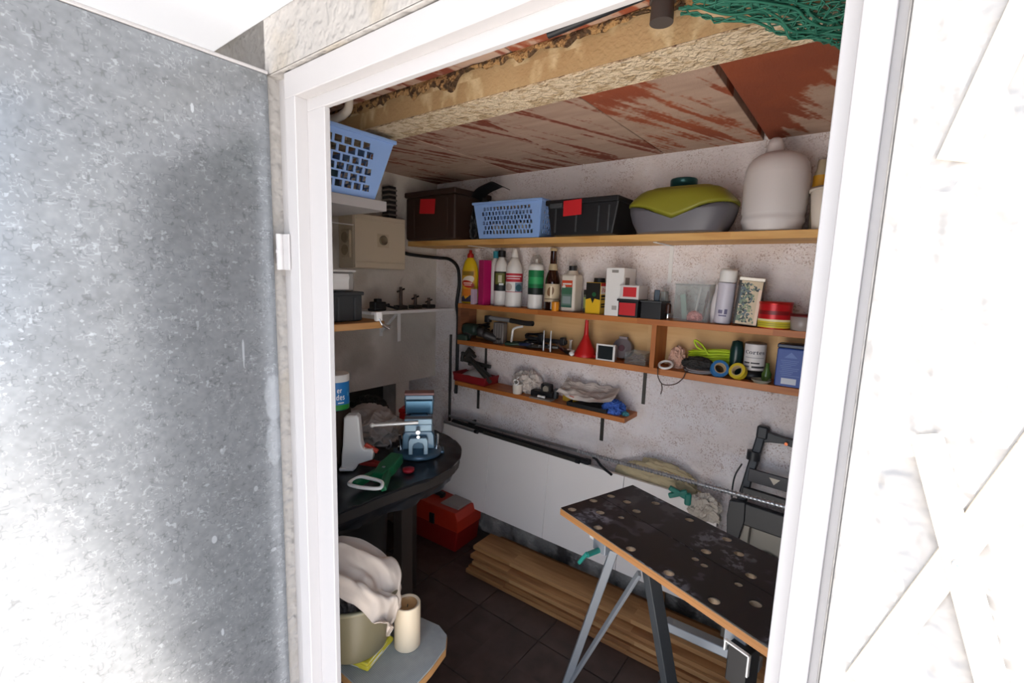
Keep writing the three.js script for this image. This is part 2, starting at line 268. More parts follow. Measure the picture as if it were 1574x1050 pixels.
// ---------------------------------------------------------------- shelves on the back wall
const SHELF2 = 1.35, SHELF3 = 1.15, SHELF4 = 0.912, TOP = 1.682;
const lBracket = (h, d, w = 0.018) => join(box(w, h, 0.003, 0, -h / 2, 0.0015, 0.0005), box(w, 0.003, d, 0, -0.0015, d / 2, 0.0005));
{
  const t = thing('wall_shelf', 'long pine shelf board highest on the back wall, carrying the boxes and the big jug', 'shelf', [-0.9, TOP, WALLZ + 0.115]);
  part(t, 'board', uvm(box(2.38, 0.027, 0.222, -0.005, -0.0135, 0, 0.002), 2), M.pine);
  for (const [x, w] of [[0.225, 0.016], [-0.75, 0.016], [1.05, 0.016]]) part(t, 'bracket', at(lBracket(0.155, 0.2, w), x, -0.028, -0.114), M.white, 'white painted angle bracket');
}
{
  const t = thing('wall_shelf', 'orange beech shelf unit of two boards joined by an end board and a divider', 'shelf', [-0.75, 0, WALLZ + 0.07]);
  part(t, 'board', uvm(box(2.06, 0.024, 0.14, 0, SHELF2 - 0.012, 0, 0.0015), 2), M.beech);
  part(t, 'board', uvm(box(2.06, 0.026, 0.14, 0, SHELF3 - 0.013, 0, 0.0015), 2), M.beech);
  part(t, 'end_board', uvm(box(0.02, 0.176, 0.138, -1.02, 1.238, 0, 0.0015), 2), M.beechDark);
  part(t, 'divider', uvm(box(0.02, 0.176, 0.137, 0.074, 1.238, 0, 0.0015), 2, true), M.beech);
  part(t, 'back_panel', uvm(box(2.04, 0.19, 0.004, 0, 1.238, -0.066, 0.0005), 2), M.hardboard);
  for (const [x, h] of [[-0.935, 0.2], [0.0, 0.17]]) part(t, 'bracket', at(lBracket(h, 0.11, 0.016), x, SHELF3 - 0.027, -0.068), M.darkSteel, 'dark steel angle bracket');
}
{
  const t = thing('wall_shelf', 'short beech shelf board lowest on the back wall under the shelf unit', 'shelf', [-1.285, SHELF4, WALLZ + 0.07]);
  part(t, 'board', uvm(box(1.02, 0.022, 0.14, 0, -0.011, 0, 0.0015), 2), M.beech);
  for (const x of [-0.45, 0.342]) part(t, 'bracket', at(lBracket(0.155, 0.11, 0.018), x, -0.023, -0.068), M.darkSteel, 'dark steel angle bracket');
}
// ---------------------------------------------------------------- things on the highest shelf
function basket(name, label, group, w, h, d, flare, rows, cols, hw, hh, pos, ry, stagger) { // plastic basket with square holes through its four walls
  const t = thing(name, label, 'basket', pos, ry, group), ang = Math.atan2(flare, h), L = Math.hypot(h, flare);
  const wall = (W, n) => {
    const holes = [], sx = (W * 0.86) / n, sy = (L * 0.78) / rows;
    for (let j = 0; j < rows; j++) for (let i = 0; i < n - (stagger && j % 2 ? 1 : 0); i++) holes.push(rectHole((i - (n - 1) / 2 + (stagger && j % 2 ? 0.5 : 0)) * sx, L * 0.1 + (j + 0.5) * sy, hw, hh));
    return ext(shape([[-W / 2, 0], [W / 2, 0], [W / 2 + flare, L], [-W / 2 - flare, L]], holes), 0.003, 0);
  };
  const nd = Math.max(3, Math.round(cols * d / w));
  for (const [W, n, off, r] of [[w, cols, d / 2, 0], [w, cols, d / 2, Math.PI], [d, nd, w / 2, Math.PI / 2], [d, nd, w / 2, -Math.PI / 2]]) {
    const g = wall(W, n); g.rotateX(ang); g.translate(0, 0, off); g.rotateY(r); part(t, 'side_wall', g, M.blueBasket);
  }
  part(t, 'base', box(w, 0.003, d, 0, 0.0015, 0, 0.001), M.blueBasket);
  const W = w + 2 * flare, D = d + 2 * flare, e = 0.008, rim = (x0, x1, z0, z1) => box(x1 - x0, 0.012, z1 - z0, (x0 + x1) / 2, h - 0.003, (z0 + z1) / 2, 0.003);
  part(t, 'rim', join(rim(-W / 2 - e, W / 2 + e, D / 2 - 0.002, D / 2 + e), rim(-W / 2 - e, W / 2 + e, -D / 2 - e, -D / 2 + 0.002), rim(-W / 2 - e, -W / 2 + 0.002, -D / 2, D / 2), rim(W / 2 - 0.002, W / 2 + e, -D / 2, D / 2)), M.blueBasket);
  return t;
}
{
  const t = thing('storage_box', 'dark brown lidded storage box with a red tag in the corner of the highest shelf', 'box', [-1.862, TOP, -1.845]);
  part(t, 'box_body', box(0.37, 0.225, 0.27, 0, 0.1125, 0, 0.012), M.brownBox);
  part(t, 'lid', box(0.385, 0.028, 0.285, 0, 0.238, 0, 0.008), M.brownBox);
  for (const x of [-0.12, 0.13]) part(t, 'rib', box(0.012, 0.2, 0.006, x, 0.105, 0.136, 0.002), M.brownBox);
  part(t, 'red_tag', at(box(0.115, 0.075, 0.001, 0, 0, 0, 0.0003), -0.01, 0.17, 0.1395, -0.03, 0, -0.06), M.redTape, 'blank red paper tag');
}
{
  const t = thing('folded_cover', 'crumpled black plastic sheet stuffed between brown box and blue basket', 'plastic sheet', [-1.612, TOP, -1.86]);
  part(t, 'sheet', crumple(0.035, 0.12, 0.08, 3, 0.5, 2), M.black);
  part(t, 'flap', sheet(14, 6, (u, v) => [-0.03 + u * 0.18, 0.205 + 0.06 * Math.sin(u * 2.4) + v * 0.01, -0.02 + v * 0.09 + 0.01 * Math.sin(u * 9)], 0.003), M.black);
}
basket('plastic_basket', 'small light blue plastic basket full of odds and ends on the highest shelf', undefined, 0.335, 0.165, 0.17, 0.022, 6, 15, 0.012, 0.0165, [-1.382, TOP + 0.002, -1.845], 0.06, true);
{
  const odd = [['#c9b7a5', -1.50, 'tan round tub at the left end inside the small blue basket'], ['#8d9aa0', -1.425, 'grey round tub second from the left inside the small blue basket'], ['#d8d2c8', -1.345, 'white round tub third from the left inside the small blue basket'], ['#9fb0b0', -1.27, 'pale green round tub at the right end inside the small blue basket']];
  for (const [c, x, l] of odd) one('round_tub', l, 'tub', lathe([[0, 0], [0.028, 0], [0.033, 0.07], [0.03, 0.07], [0.026, 0.004], [0, 0.004]], 24), mat(c, 0.5), [x, TOP + 0.0065, -1.84], 0);
}
{
  const t = thing('storage_box', 'black plastic storage tub with a red tag between blue basket and green lidded case', 'box', [-0.962, TOP, -1.825]);
  part(t, 'box_body', at(ext([[-0.138, 0], [0.138, 0], [0.158, 0.12], [-0.158, 0.12]], 0.22, 0.006), 0, 0.006, -0.11), M.black);
  part(t, 'lid', box(0.335, 0.022, 0.26, 0, 0.134, 0, 0.006), M.black);
  for (const x of [-0.12, -0.02, 0.08, 0.125]) part(t, 'rib', at(box(0.007, 0.1, 0.006, 0, 0, 0, 0.002), x, 0.062, 0.118, -0.03), M.greyDark);
  part(t, 'handle', box(0.06, 0.02, 0.02, -0.11, 0.12, 0.128, 0.004), M.greyDark);
  part(t, 'red_tag', at(box(0.085, 0.062, 0.001, 0, 0, 0, 0.0003), -0.03, 0.107, 0.136, -0.03, 0, 0.04), M.redTape, 'blank red paper tag');
}
{ // grey case with a green lid whose front edge dips in the middle
  const t = thing('tool_case', 'rounded grey plastic case with a yellow green lid on the highest shelf', 'case', [-0.583, TOP, -1.80]);
  const sec = (y, hw, hz) => { const hx2 = hw * 0.925; const o = []; for (let i = 0; i < 48; i++) { const a = i / 48 * Math.PI * 2, c = Math.cos(a), s = Math.sin(a), p = 0.55; o.push([Math.sign(c) * Math.pow(Math.abs(c), p) * hx2, y, Math.sign(s) * Math.pow(Math.abs(s), p) * hz]); } return o; };
  const dip = (x) => 0.042 * Math.exp(-(x * x) / 0.006), side = (x) => 0.02 * Math.abs(x) / 0.2;
  const shell = (levels, topCap, botCap) => {
    const pos = [], idx = [];
    levels.forEach((l) => l.forEach((p) => pos.push(...p)));
    for (let j = 0; j < levels.length - 1; j++) for (let i = 0; i < 48; i++) { const a = j * 48 + i, b = j * 48 + (i + 1) % 48, c = a + 48, d = b + 48; idx.push(a, c, b, b, c, d); }
    const cap = (j, up) => { const n = pos.length / 3, l = levels[j]; const m = l.reduce((s, p) => [s[0] + p[0] / 48, s[1] + p[1] / 48, s[2] + p[2] / 48], [0, 0, 0]); pos.push(...m); for (let i = 0; i < 48; i++) up ? idx.push(n, j * 48 + (i + 1) % 48, j * 48 + i) : idx.push(n, j * 48 + i, j * 48 + (i + 1) % 48); };
    if (botCap) cap(0, false); if (topCap) cap(levels.length - 1, true);
    const g = new THREE.BufferGeometry(); g.setAttribute('position', new THREE.Float32BufferAttribute(pos, 3)); g.setIndex(idx); g.computeVertexNormals(); return g;
  };
  const wave = (p, f) => { const fr = p[2] > 0 ? 1 : 0.4; return [p[0], p[1] - f * fr * dip(p[0]) + f * 0.6 * side(p[0]), p[2]]; };
  const body = [sec(0, 0.16, 0.095), sec(0.004, 0.168, 0.1), sec(0.04, 0.188, 0.108), sec(0.075, 0.2, 0.112), sec(0.085, 0.202, 0.112).map((p) => wave(p, 1)), sec(0.085, 0.185, 0.1).map((p) => wave(p, 1))];
  part(t, 'case_body', shell(body, true, true), mat('#5c5a60', 0.45));
  const lid = [sec(0.086, 0.206, 0.116).map((p) => wave(p, 1)), sec(0.1, 0.205, 0.116).map((p) => wave(p, 0.85)), sec(0.125, 0.19, 0.105), sec(0.148, 0.165, 0.088), sec(0.158, 0.145, 0.075), sec(0.162, 0.11, 0.055)];
  part(t, 'lid', shell(lid, true, true), mat('#838124', 0.45), 'yellow green lid dipping in the middle');
  part(t, 'lid_panel', at(shell([sec(0.157, 0.125, 0.06), sec(0.166, 0.118, 0.055), sec(0.168, 0.1, 0.045)], true, false), 0, 0, 0), mat('#9c984a', 0.5));
  part(t, 'latch', at(cyl(0.008, 0.008, 0.006, 0, 0, 0, 16), -0.02, 0.068, 0.108, Math.PI / 2 - 0.1), mat('#4c4d1c', 0.4), 'round olive latch button');
}
{
  const t = thing('food_tin', 'round teal tin standing behind the green lidded case', 'tin', [-0.635, TOP + 0.0005, -1.95]);
  part(t, 'tin_body', lathe([[0, 0], [0.024, 0], [0.025, 0.19], [0, 0.19]], 28), M.teal);
  part(t, 'lid', lathe([[0, 0.19], [0.051, 0.19], [0.052, 0.225], [0.049, 0.23], [0, 0.23]], 32), mat('#2c5f60', 0.3, { metalness: 0.4 }));
}
{ // big drum shaped jug
  const t = thing('plastic_jug', 'big milky white plastic jug with a small neck on the highest shelf', 'jug', [-0.29, TOP, -1.855]);
  part(t, 'jug_body', lathe([[0, 0], [0.085, 0], [0.096, 0.008], [0.099, 0.03], [0.103, 0.033], [0.103, 0.045], [0.1, 0.05], [0.1, 0.062], [0.104, 0.066], [0.105, 0.12], [0.105, 0.19], [0.102, 0.196], [0.103, 0.206], [0.096, 0.228], [0.084, 0.246], [0.07, 0.256], [0.05, 0.264], [0.03, 0.268], [0, 0.269]].map(([r, y]) => [r * 0.955, y]), 48), M.frosted);
  part(t, 'neck', at(lathe([[0.032, 0], [0.026, 0.016], [0.026, 0.03], [0.024, 0.034], [0.02, 0.046], [0.012, 0.052], [0, 0.053]], 28), -0.012, 0.262, 0.01), M.frosted);
}
one('storage_box', 'dark purple red box behind the big white jug, close to the door jamb', 'box', box(0.2, 0.265, 0.05, 0, 0.1325, 0, 0.003), mat('#4a1f33', 0.5), [-0.06, TOP, -1.962]);
{
  const t = thing('plastic_tub', 'plain white plastic tub half hidden by the right door jamb on the highest shelf', 'tub', [-0.118, TOP, -1.82]);
  part(t, 'tub_body', lathe([[0, 0], [0.05, 0], [0.064, 0.12], [0, 0.12]], 32), M.whiteWarm);
  part(t, 'lid', lathe([[0, 0.12], [0.068, 0.12], [0.068, 0.132], [0, 0.134]], 32), M.whiteWarm);
}
{
  const t = thing('bottle', 'small bottle with a yellow label standing behind the white tub beside the big jug', 'bottle', [-0.165, TOP, -1.915]);
  part(t, 'glass', lathe([[0, 0], [0.023, 0], [0.024, 0.19], [0.016, 0.215], [0.016, 0.24], [0, 0.24]], 24), mat('#b7a98e', 0.3));
  part(t, 'label', new THREE.CylinderGeometry(0.0246, 0.0246, 0.05, 24, 1, true).translate(0, 0.165, 0), mat('#d09a2b', 0.5));
}
// ---------------------------------------------------------------- things on the second shelf
const band = (r, h, y, a = Math.PI * 1.3, c = 0.5) => new THREE.CylinderGeometry(r, r, h, 36, 1, true, c - a / 2, a).translate(0, y + h / 2, 0);
function bottle(label, [x, z], prof, m, capProf, capM, extra, ry = 0, ground = SHELF2) {
  const t = thing('bottle', label, 'bottle', [x, ground, z], ry);
  part(t, 'bottle_body', lathe(prof, 36), m);
  if (capProf) part(t, 'cap', lathe(capProf, 24), capM);
  extra?.(t); return t;
}
const writing = (g, x, y, s, w, c = '#fff', font = 'bold sans-serif') => { g.fillStyle = c; g.font = font.replace('bold', 'bold ' + s + 'px'); if (!/\d/.test(g.font)) g.font = s + 'px sans-serif'; g.fillText(w, x, y); };
{ // flat yellow cleaner bottle
  const t = thing('bottle', 'yellow detergent bottle with a red cap, first from the left on the second shelf', 'bottle', [-1.748, SHELF2, -1.91], 0.3);
  const g = lathe([[0, 0], [0.044, 0], [0.048, 0.008], [0.049, 0.05], [0.046, 0.11], [0.048, 0.15], [0.044, 0.19], [0.034, 0.225], [0.02, 0.245], [0.015, 0.25], [0, 0.252]], 36); g.scale(1, 1, 0.62);
  part(t, 'bottle_body', g, mat('#e3c01c', 0.35));
  part(t, 'cap', lathe([[0.016, 0.248], [0.018, 0.25], [0.017, 0.268], [0.009, 0.275], [0.008, 0.29], [0, 0.291]], 20), mat('#b3231c', 0.4), 'red cap');
  const lab = print(192, 256, (c, w, h) => {
    c.fillStyle = '#d9a023'; c.fillRect(0, 0, w, h); c.fillStyle = '#8a6a12'; c.fillRect(25, 8, w - 50, 34); c.fillStyle = '#e9d9c4'; c.beginPath(); c.ellipse(w / 2, 80, 80, 34, -0.2, 0, 7); c.fill();
    c.fillStyle = '#c2371e'; c.beginPath(); c.ellipse(w / 2, 112, 82, 30, 0.15, 0, 7); c.fill(); c.fillStyle = '#f2d7c6'; c.fillRect(40, 100, 110, 8); c.fillRect(50, 116, 90, 6);
    c.fillStyle = '#d4761c'; c.fillRect(20, 150, w - 40, 60); c.fillStyle = '#2d2a44'; c.beginPath(); c.moveTo(0, 256); c.lineTo(0, 226); c.lineTo(40, 205); c.lineTo(70, 235); c.lineTo(130, 200); c.lineTo(192, 225); c.lineTo(192, 256); c.fill();
  });
  const l = new THREE.CylinderGeometry(0.0495, 0.0495, 0.17, 36, 1, true, -0.95, 1.9).translate(0, 0.095, 0); l.scale(1, 1, 0.63); part(t, 'label', l, lab);
}
one('carton', 'small lilac box standing in front between yellow bottle and magenta carton', 'box', box(0.022, 0.082, 0.03, 0, 0.041, 0), mat('#c5aec2', 0.55), [-1.673, SHELF2, -1.862]);
one('carton', 'tall narrow magenta carton between yellow and white bottles', 'box', box(0.046, 0.235, 0.05, 0, 0.1175, 0), M.magenta, [-1.622, SHELF2, -1.888], -0.25);
bottle('slim white bottle with a teal cap behind the black capped bottle', [-1.602, -1.952], [[0, 0], [0.03, 0], [0.032, 0.006], [0.032, 0.19], [0.024, 0.225], [0.014, 0.24], [0.013, 0.25], [0, 0.25]], M.white, [[0.015, 0.248], [0.016, 0.285], [0, 0.287]], mat('#2f8ea0', 0.4));
bottle('white bottle with a black cap and a black and olive label', [-1.535, -1.918], [[0, 0], [0.034, 0], [0.037, 0.006], [0.037, 0.19], [0.03, 0.222], [0.017, 0.24], [0.016, 0.255], [0, 0.256]], M.white, [[0.019, 0.252], [0.019, 0.283], [0.017, 0.286], [0, 0.287]], M.black, (t) => {
  part(t, 'label', band(0.0375, 0.1, 0.078), print(256, 160, (c, w, h) => { c.fillStyle = '#2c2e16'; c.fillRect(0, 0, w, h); c.fillStyle = '#6f7036'; c.fillRect(80, 14, 90, 90); c.fillStyle = '#c9c3a2'; c.fillRect(110, 30, 34, 60); c.fillStyle = '#1c2326'; c.fillRect(0, 110, w, 50); c.fillStyle = '#d9dde0'; c.fillRect(120, 96, 40, 16); c.fillStyle = '#3f6dad'; c.fillRect(20, 90, 30, 14); }));
});
bottle('larger white bottle with a white cap and a red and white label', [-1.436, -1.9], [[0, 0], [0.039, 0], [0.0425, 0.008], [0.0425, 0.185], [0.039, 0.205], [0.024, 0.236], [0.019, 0.25], [0, 0.25]], M.white, [[0.0185, 0.248], [0.018, 0.262], [0.013, 0.28], [0.012, 0.293], [0, 0.295]], M.white, (t) => {
  part(t, 'label', band(0.043, 0.1, 0.07, 4.4), print(320, 176, (c, w, h) => {
    c.fillStyle = '#e8e6e4'; c.fillRect(0, 0, w, h); c.fillStyle = '#c62a38'; c.fillRect(0, 0, w, 74); c.fillStyle = '#f2e4e4'; c.fillRect(80, 20, 160, 10); c.fillRect(96, 42, 128, 8); c.fillStyle = '#7a8ea0'; c.fillRect(180, 80, 130, 80); c.fillStyle = '#345a63'; c.beginPath(); c.arc(215, 125, 30, 0, 7); c.fill(); c.fillStyle = '#c7b8b0'; c.beginPath(); c.arc(120, 120, 34, 0, 7); c.fill(); c.fillStyle = '#b2323a'; c.fillRect(0, 160, w, 5);
  }));
});
bottle('white spray can with a green label and a clear cap', [-1.302, -1.9], [[0, 0], [0.035, 0], [0.0375, 0.004], [0.0375, 0.2], [0.034, 0.214], [0.02, 0.222], [0, 0.222]], M.white, [[0.032, 0.213], [0.031, 0.235], [0.02, 0.258], [0.014, 0.261], [0, 0.262]], M.clear, (t) => {
  part(t, 'label', band(0.038, 0.118, 0.07, 4.6), print(256, 180, (c, w, h) => { c.fillStyle = '#0f7a44'; c.fillRect(0, 0, w, h); c.fillStyle = '#2ea35f'; c.fillRect(60, 50, 150, 50); c.fillStyle = '#0c6a3b'; c.fillRect(0, 108, w, 14); c.fillStyle = '#16211c'; c.fillRect(0, 130, w, 50); }));
  part(t, 'nozzle', cyl(0.006, 0.008, 0.02, 0, 0.222, 0, 14), M.white);
});
bottle('dark brown glass bottle with cream labels on neck and body', [-1.208, -1.905], [[0, 0], [0.034, 0], [0.036, 0.006], [0.036, 0.12], [0.033, 0.15], [0.022, 0.19], [0.0165, 0.22], [0.015, 0.28], [0.0165, 0.282], [0.0165, 0.29], [0, 0.291]], mat('#2a1009', 0.12, { clearcoat: 0.5 }), [[0.0168, 0.28], [0.0172, 0.294], [0, 0.296]], mat('#c9b48a', 0.4), (t) => {
  part(t, 'label', band(0.0366, 0.085, 0.04, 3.6), print(200, 170, (c, w, h) => { c.fillStyle = '#cdbb9c'; c.fillRect(0, 0, w, h); c.fillStyle = '#7d5b3d'; c.beginPath(); c.ellipse(90, 70, 26, 46, 0.2, 0, 7); c.fill(); c.fillStyle = '#e6d9bd'; c.fillRect(88, 20, 14, 110); c.fillStyle = '#4a3020'; c.fillRect(30, 140, 140, 6); }));
  const nl = lathe([[0.0232, 0.19], [0.0178, 0.22]], 28); part(t, 'neck_label', nl, mat('#bfae8c', 0.5));
});
one('plastic_tub', 'tiny amber plastic tub in front of the dark brown bottle', 'tub', lathe([[0, 0], [0.017, 0], [0.019, 0.04], [0.015, 0.044], [0, 0.045]], 20), mat('#d98a1e', 0.3), [-1.16, SHELF2, -1.862]);
{ // square white can
  const t = thing('canister', 'white plastic canister with a black cap and a green and orange label', 'canister', [-1.105, SHELF2, -1.915]);
  part(t, 'canister_body', join(box(0.074, 0.172, 0.078, 0, 0.086, 0, 0.01, 3), cyl(0.02, 0.034, 0.022, 0, 0.168, 0)), M.whiteWarm);
  part(t, 'cap', cyl(0.0185, 0.0185, 0.024, 0, 0.188, 0), M.black);
  part(t, 'label', box(0.056, 0.125, 0.001, -0.004, 0.082, 0.0395, 0.0003), print(128, 256, (c, w, h) => { c.fillStyle = '#5f7a6e'; c.fillRect(0, 0, w, h); c.fillStyle = '#cc4a28'; c.fillRect(0, 0, w, 62); c.fillStyle = '#e6e3d8'; c.fillRect(10, 26, 108, 14); c.beginPath(); c.arc(26, 62, 20, 0, 7); c.fill(); c.fillStyle = '#3f6b52'; c.fillRect(0, 70, w, 60); c.fillStyle = '#8c9a9a'; c.fillRect(14, 150, 100, 70); c.fillStyle = '#2c5a4c'; c.fillRect(0, 236, w, 20); }));
}
{
  const t = thing('jar', 'small glass jar with a black lid and a green label behind the yellow glue carton', 'jar', [-1.03, SHELF2, -1.935]);
  part(t, 'glass', lathe([[0, 0], [0.019, 0], [0.02, 0.085], [0, 0.085]], 24), mat('#6d7060', 0.2));
  part(t, 'lid', lathe([[0.021, 0.082], [0.021, 0.104], [0, 0.105]], 20), M.black);
  part(t, 'label', band(0.0204, 0.05, 0.02, 4), mat('#9aa563', 0.5));
}
{
  const t = thing('carton', 'yellow and black glue carton with a red logo panel on its side', 'box', [-0.968, SHELF2, -1.91]);
  part(t, 'carton_body', box(0.072, 0.14, 0.09, 0, 0.07, 0, 0.002), mat('#e2b51c', 0.5));
  part(t, 'front_print', box(0.07, 0.136, 0.0008, 0, 0.07, 0.0456, 0.0002), print(128, 256, (c, w, h) => { c.fillStyle = '#e2b51c'; c.fillRect(0, 0, w, h); c.fillStyle = '#16130e'; c.beginPath(); c.moveTo(0, 0); c.lineTo(w, 0); c.lineTo(w, 140); c.lineTo(80, 130); c.lineTo(64, 172); c.lineTo(44, 128); c.lineTo(0, 140); c.fill(); c.fillStyle = '#1d5a33'; c.beginPath(); c.arc(74, 96, 18, 0, 7); c.fill(); }));
  part(t, 'side_print', box(0.0008, 0.136, 0.088, 0.0366, 0.07, 0, 0.0002), print(160, 256, (c, w, h) => {
    c.fillStyle = '#d9b24a'; c.fillRect(0, 0, w, h); c.fillStyle = '#f1ece2'; c.fillRect(0, 0, w, 92); c.fillStyle = '#c8222a'; c.fillRect(0, 0, w, 26); c.fillStyle = '#c8222a'; c.font = 'italic bold 46px serif'; c.fillText('Pattex', 18, 76); c.fillStyle = '#18150f'; c.fillRect(10, 100, 140, 18); c.fillRect(10, 128, 140, 12); c.fillRect(14, 170, 130, 34); c.fillStyle = '#caa83c'; c.fillRect(22, 182, 110, 10);
  }));
  part(t, 'cap', cyl(0.024, 0.026, 0.02, 0, 0.14, -0.01), M.black);
}
{
  const t = thing('carton', 'tall plain white carton behind the red labelled organiser boxes', 'box', [-0.862, SHELF2, -1.915]);
  part(t, 'carton_body', box(0.082, 0.205, 0.125, 0, 0.1025, 0, 0.0015), M.white);
  part(t, 'print', box(0.03, 0.012, 0.0006, 0, 0.19, 0.0628, 0.0002), mat('#8f8a84', 0.6));
  part(t, 'print', box(0.0006, 0.045, 0.045, 0.0412, 0.142, 0.026, 0.0002), mat('#8a827c', 0.6));
  part(t, 'print', box(0.022, 0.018, 0.0006, 0.004, 0.035, 0.0628, 0.0002), mat('#a7a19b', 0.6));
}
{
  const t = thing('organiser_box', 'black plastic organiser box with a red front tag on the second shelf', 'box', [-0.79, SHELF2, -1.888]);
  part(t, 'box_body', box(0.086, 0.066, 0.1, 0, 0.033, 0, 0.002), M.black);
  part(t, 'lid', box(0.096, 0.009, 0.108, -0.001, 0.0705, 0, 0.002), M.black);
  part(t, 'red_tag', box(0.072, 0.052, 0.0008, -0.002, 0.034, 0.0506, 0.0002), M.redTape, 'blank red tag');
  const u = thing('organiser_box', 'clear plastic organiser box with a red front tag stacked on the black one', 'box', [-0.788, SHELF2 + 0.0755, -1.888]);
  part(u, 'box_body', join(box(0.082, 0.054, 0.002, 0, 0.027, 0.048, 0.0005), box(0.082, 0.054, 0.002, 0, 0.027, -0.048, 0.0005), box(0.002, 0.054, 0.096, 0.04, 0.027, 0, 0.0005), box(0.002, 0.054, 0.096, -0.04, 0.027, 0, 0.0005), box(0.082, 0.002, 0.096, 0, 0.001, 0, 0.0005)), M.frosted);
  part(u, 'lid', box(0.088, 0.004, 0.102, 0, 0.056, 0, 0.001), M.frosted);
  part(u, 'red_tag', box(0.058, 0.04, 0.0008, 0.002, 0.03, 0.0496, 0.0002), M.redTape, 'blank red tag');
  const b = thing('organiser_box', 'open black tray box holding small dark bits beside the red tags', 'box', [-0.696, SHELF2, -1.9]);
  part(b, 'box_body', box(0.085, 0.068, 0.1, 0, 0.034, 0, 0.003), M.black);
  part(b, 'rim', box(0.09, 0.006, 0.105, 0, 0.07, 0, 0.002), M.greyDark);
  one('battery', 'blue and black battery pack lying on the open black tray box', 'battery', box(0.022, 0.045, 0.03, 0, 0.0225, 0, 0.003), mat('#263a4a', 0.4), [-0.69, SHELF2 + 0.073, -1.895], 0.4);
  one('charger_plug', 'grey charger plug on the open black tray box', 'plug', join(box(0.022, 0.04, 0.026, 0, 0.02, 0, 0.004), cyl(0.004, 0.004, 0.014, 0, 0.04, 0, 10)), mat('#8e8f8c', 0.5), [-0.664, SHELF2 + 0.073, -1.91], -0.3);
}
bottle('tiny dark brown vial with a silver screw top', [-0.633, -1.878], [[0, 0], [0.0085, 0], [0.009, 0.028], [0, 0.028]], M.chrome, [[0.0105, 0.028], [0.0105, 0.06], [0.007, 0.066], [0, 0.067]], mat('#3a1d14', 0.35));
{
  const t = thing('storage_container', 'tall clear plastic container holding a pink object and a white stick', 'container', [-0.545, SHELF2, -1.915]);
  const w = 0.125, h = 0.145, d = 0.09;
  part(t, 'container_body', join(box(w, h, 0.002, 0, h / 2, d / 2, 0.0005), box(w, h, 0.002, 0, h / 2, -d / 2, 0.0005), box(0.002, h, d, w / 2, h / 2, 0, 0.0005), box(0.002, h, d, -w / 2, h / 2, 0, 0.0005), box(w, 0.002, d, 0, 0.001, 0, 0.0005)), M.clear);
  part(t, 'rim', join(box(w + 0.008, 0.006, 0.004, 0, h, d / 2, 0.001), box(w + 0.008, 0.006, 0.004, 0, h, -d / 2, 0.001), box(0.004, 0.006, d, w / 2, h, 0, 0.001), box(0.004, 0.006, d, -w / 2, h, 0, 0.001)), M.clear);
  one('rubber_glove', 'crumpled pink rubber piece inside the clear container', 'glove', crumple(0.024, 0.022, 0.02, 6, 0.5, 2.4, 10), mat('#e59a94', 0.6), [-0.535, SHELF2 + 0.004, -1.9]);
  one('mixing_stick', 'thin white stick standing in the clear container', 'stick', rod([0, 0, 0], [0.012, 0.13, -0.02], 0.004, 0.004), M.white, [-0.54, SHELF2 + 0.006, -1.915]);
  one('paint_brush', 'slim brush with a brown tip standing in the clear container', 'brush', join(rod([0, 0, 0], [0.01, 0.07, 0], 0.004), rod([0.01, 0.07, 0], [0.014, 0.115, 0], 0.007, 0.003)), mat('#6f5048', 0.6), [-0.512, SHELF2 + 0.006, -1.93]);
  one('scraper', 'pale green plastic scraper leaning in the clear container', 'scraper', at(box(0.022, 0.1, 0.003, 0, 0.05, 0, 0.001), 0, 0, 0, 0, 0, 0.15), mat('#9fb2a8', 0.5), [-0.578, SHELF2 + 0.006, -1.92]);
}
bottle('slim white bottle half hidden behind the tilted white aerosol can', [-0.462, -1.925], [[0, 0], [0.021, 0], [0.022, 0.07], [0.018, 0.1], [0.011, 0.12], [0, 0.12]], mat('#d5cfd0', 0.45), [[0.012, 0.118], [0.01, 0.15], [0, 0.151]], mat('#c6bfc2', 0.5));
{
  const t = thing('spray_can', 'tall white aerosol can with a white cap, tilted against the printed tin', 'spray can', [-0.432, SHELF2, -1.9]);
  const g = lathe([[0, 0], [0.029, 0], [0.031, 0.004], [0.031, 0.152], [0.03, 0.156], [0, 0.157]], 36), c = lathe([[0.031, 0.157], [0.0312, 0.195], [0.028, 0.206], [0, 0.208]], 36);
  part(t, 'can_body', at(g, 0, 0.002, 0, 0, 0, -0.05), mat('#cbc7d2', 0.4)); part(t, 'cap', at(c, 0, 0.002, 0, 0, 0, -0.05), M.white, 'white cap');
  part(t, 'print', at(band(0.0314, 0.04, 0.02, 1.6, 0.2), 0, 0.002, 0, 0, 0, -0.05), print(160, 64, (c2, w, h) => { c2.fillStyle = '#cbc7d2'; c2.fillRect(0, 0, w, h); c2.fillStyle = '#6b6786'; c2.fillRect(20, 12, 50, 22); c2.fillRect(90, 6, 34, 30); c2.fillRect(30, 42, 90, 8); }));
}
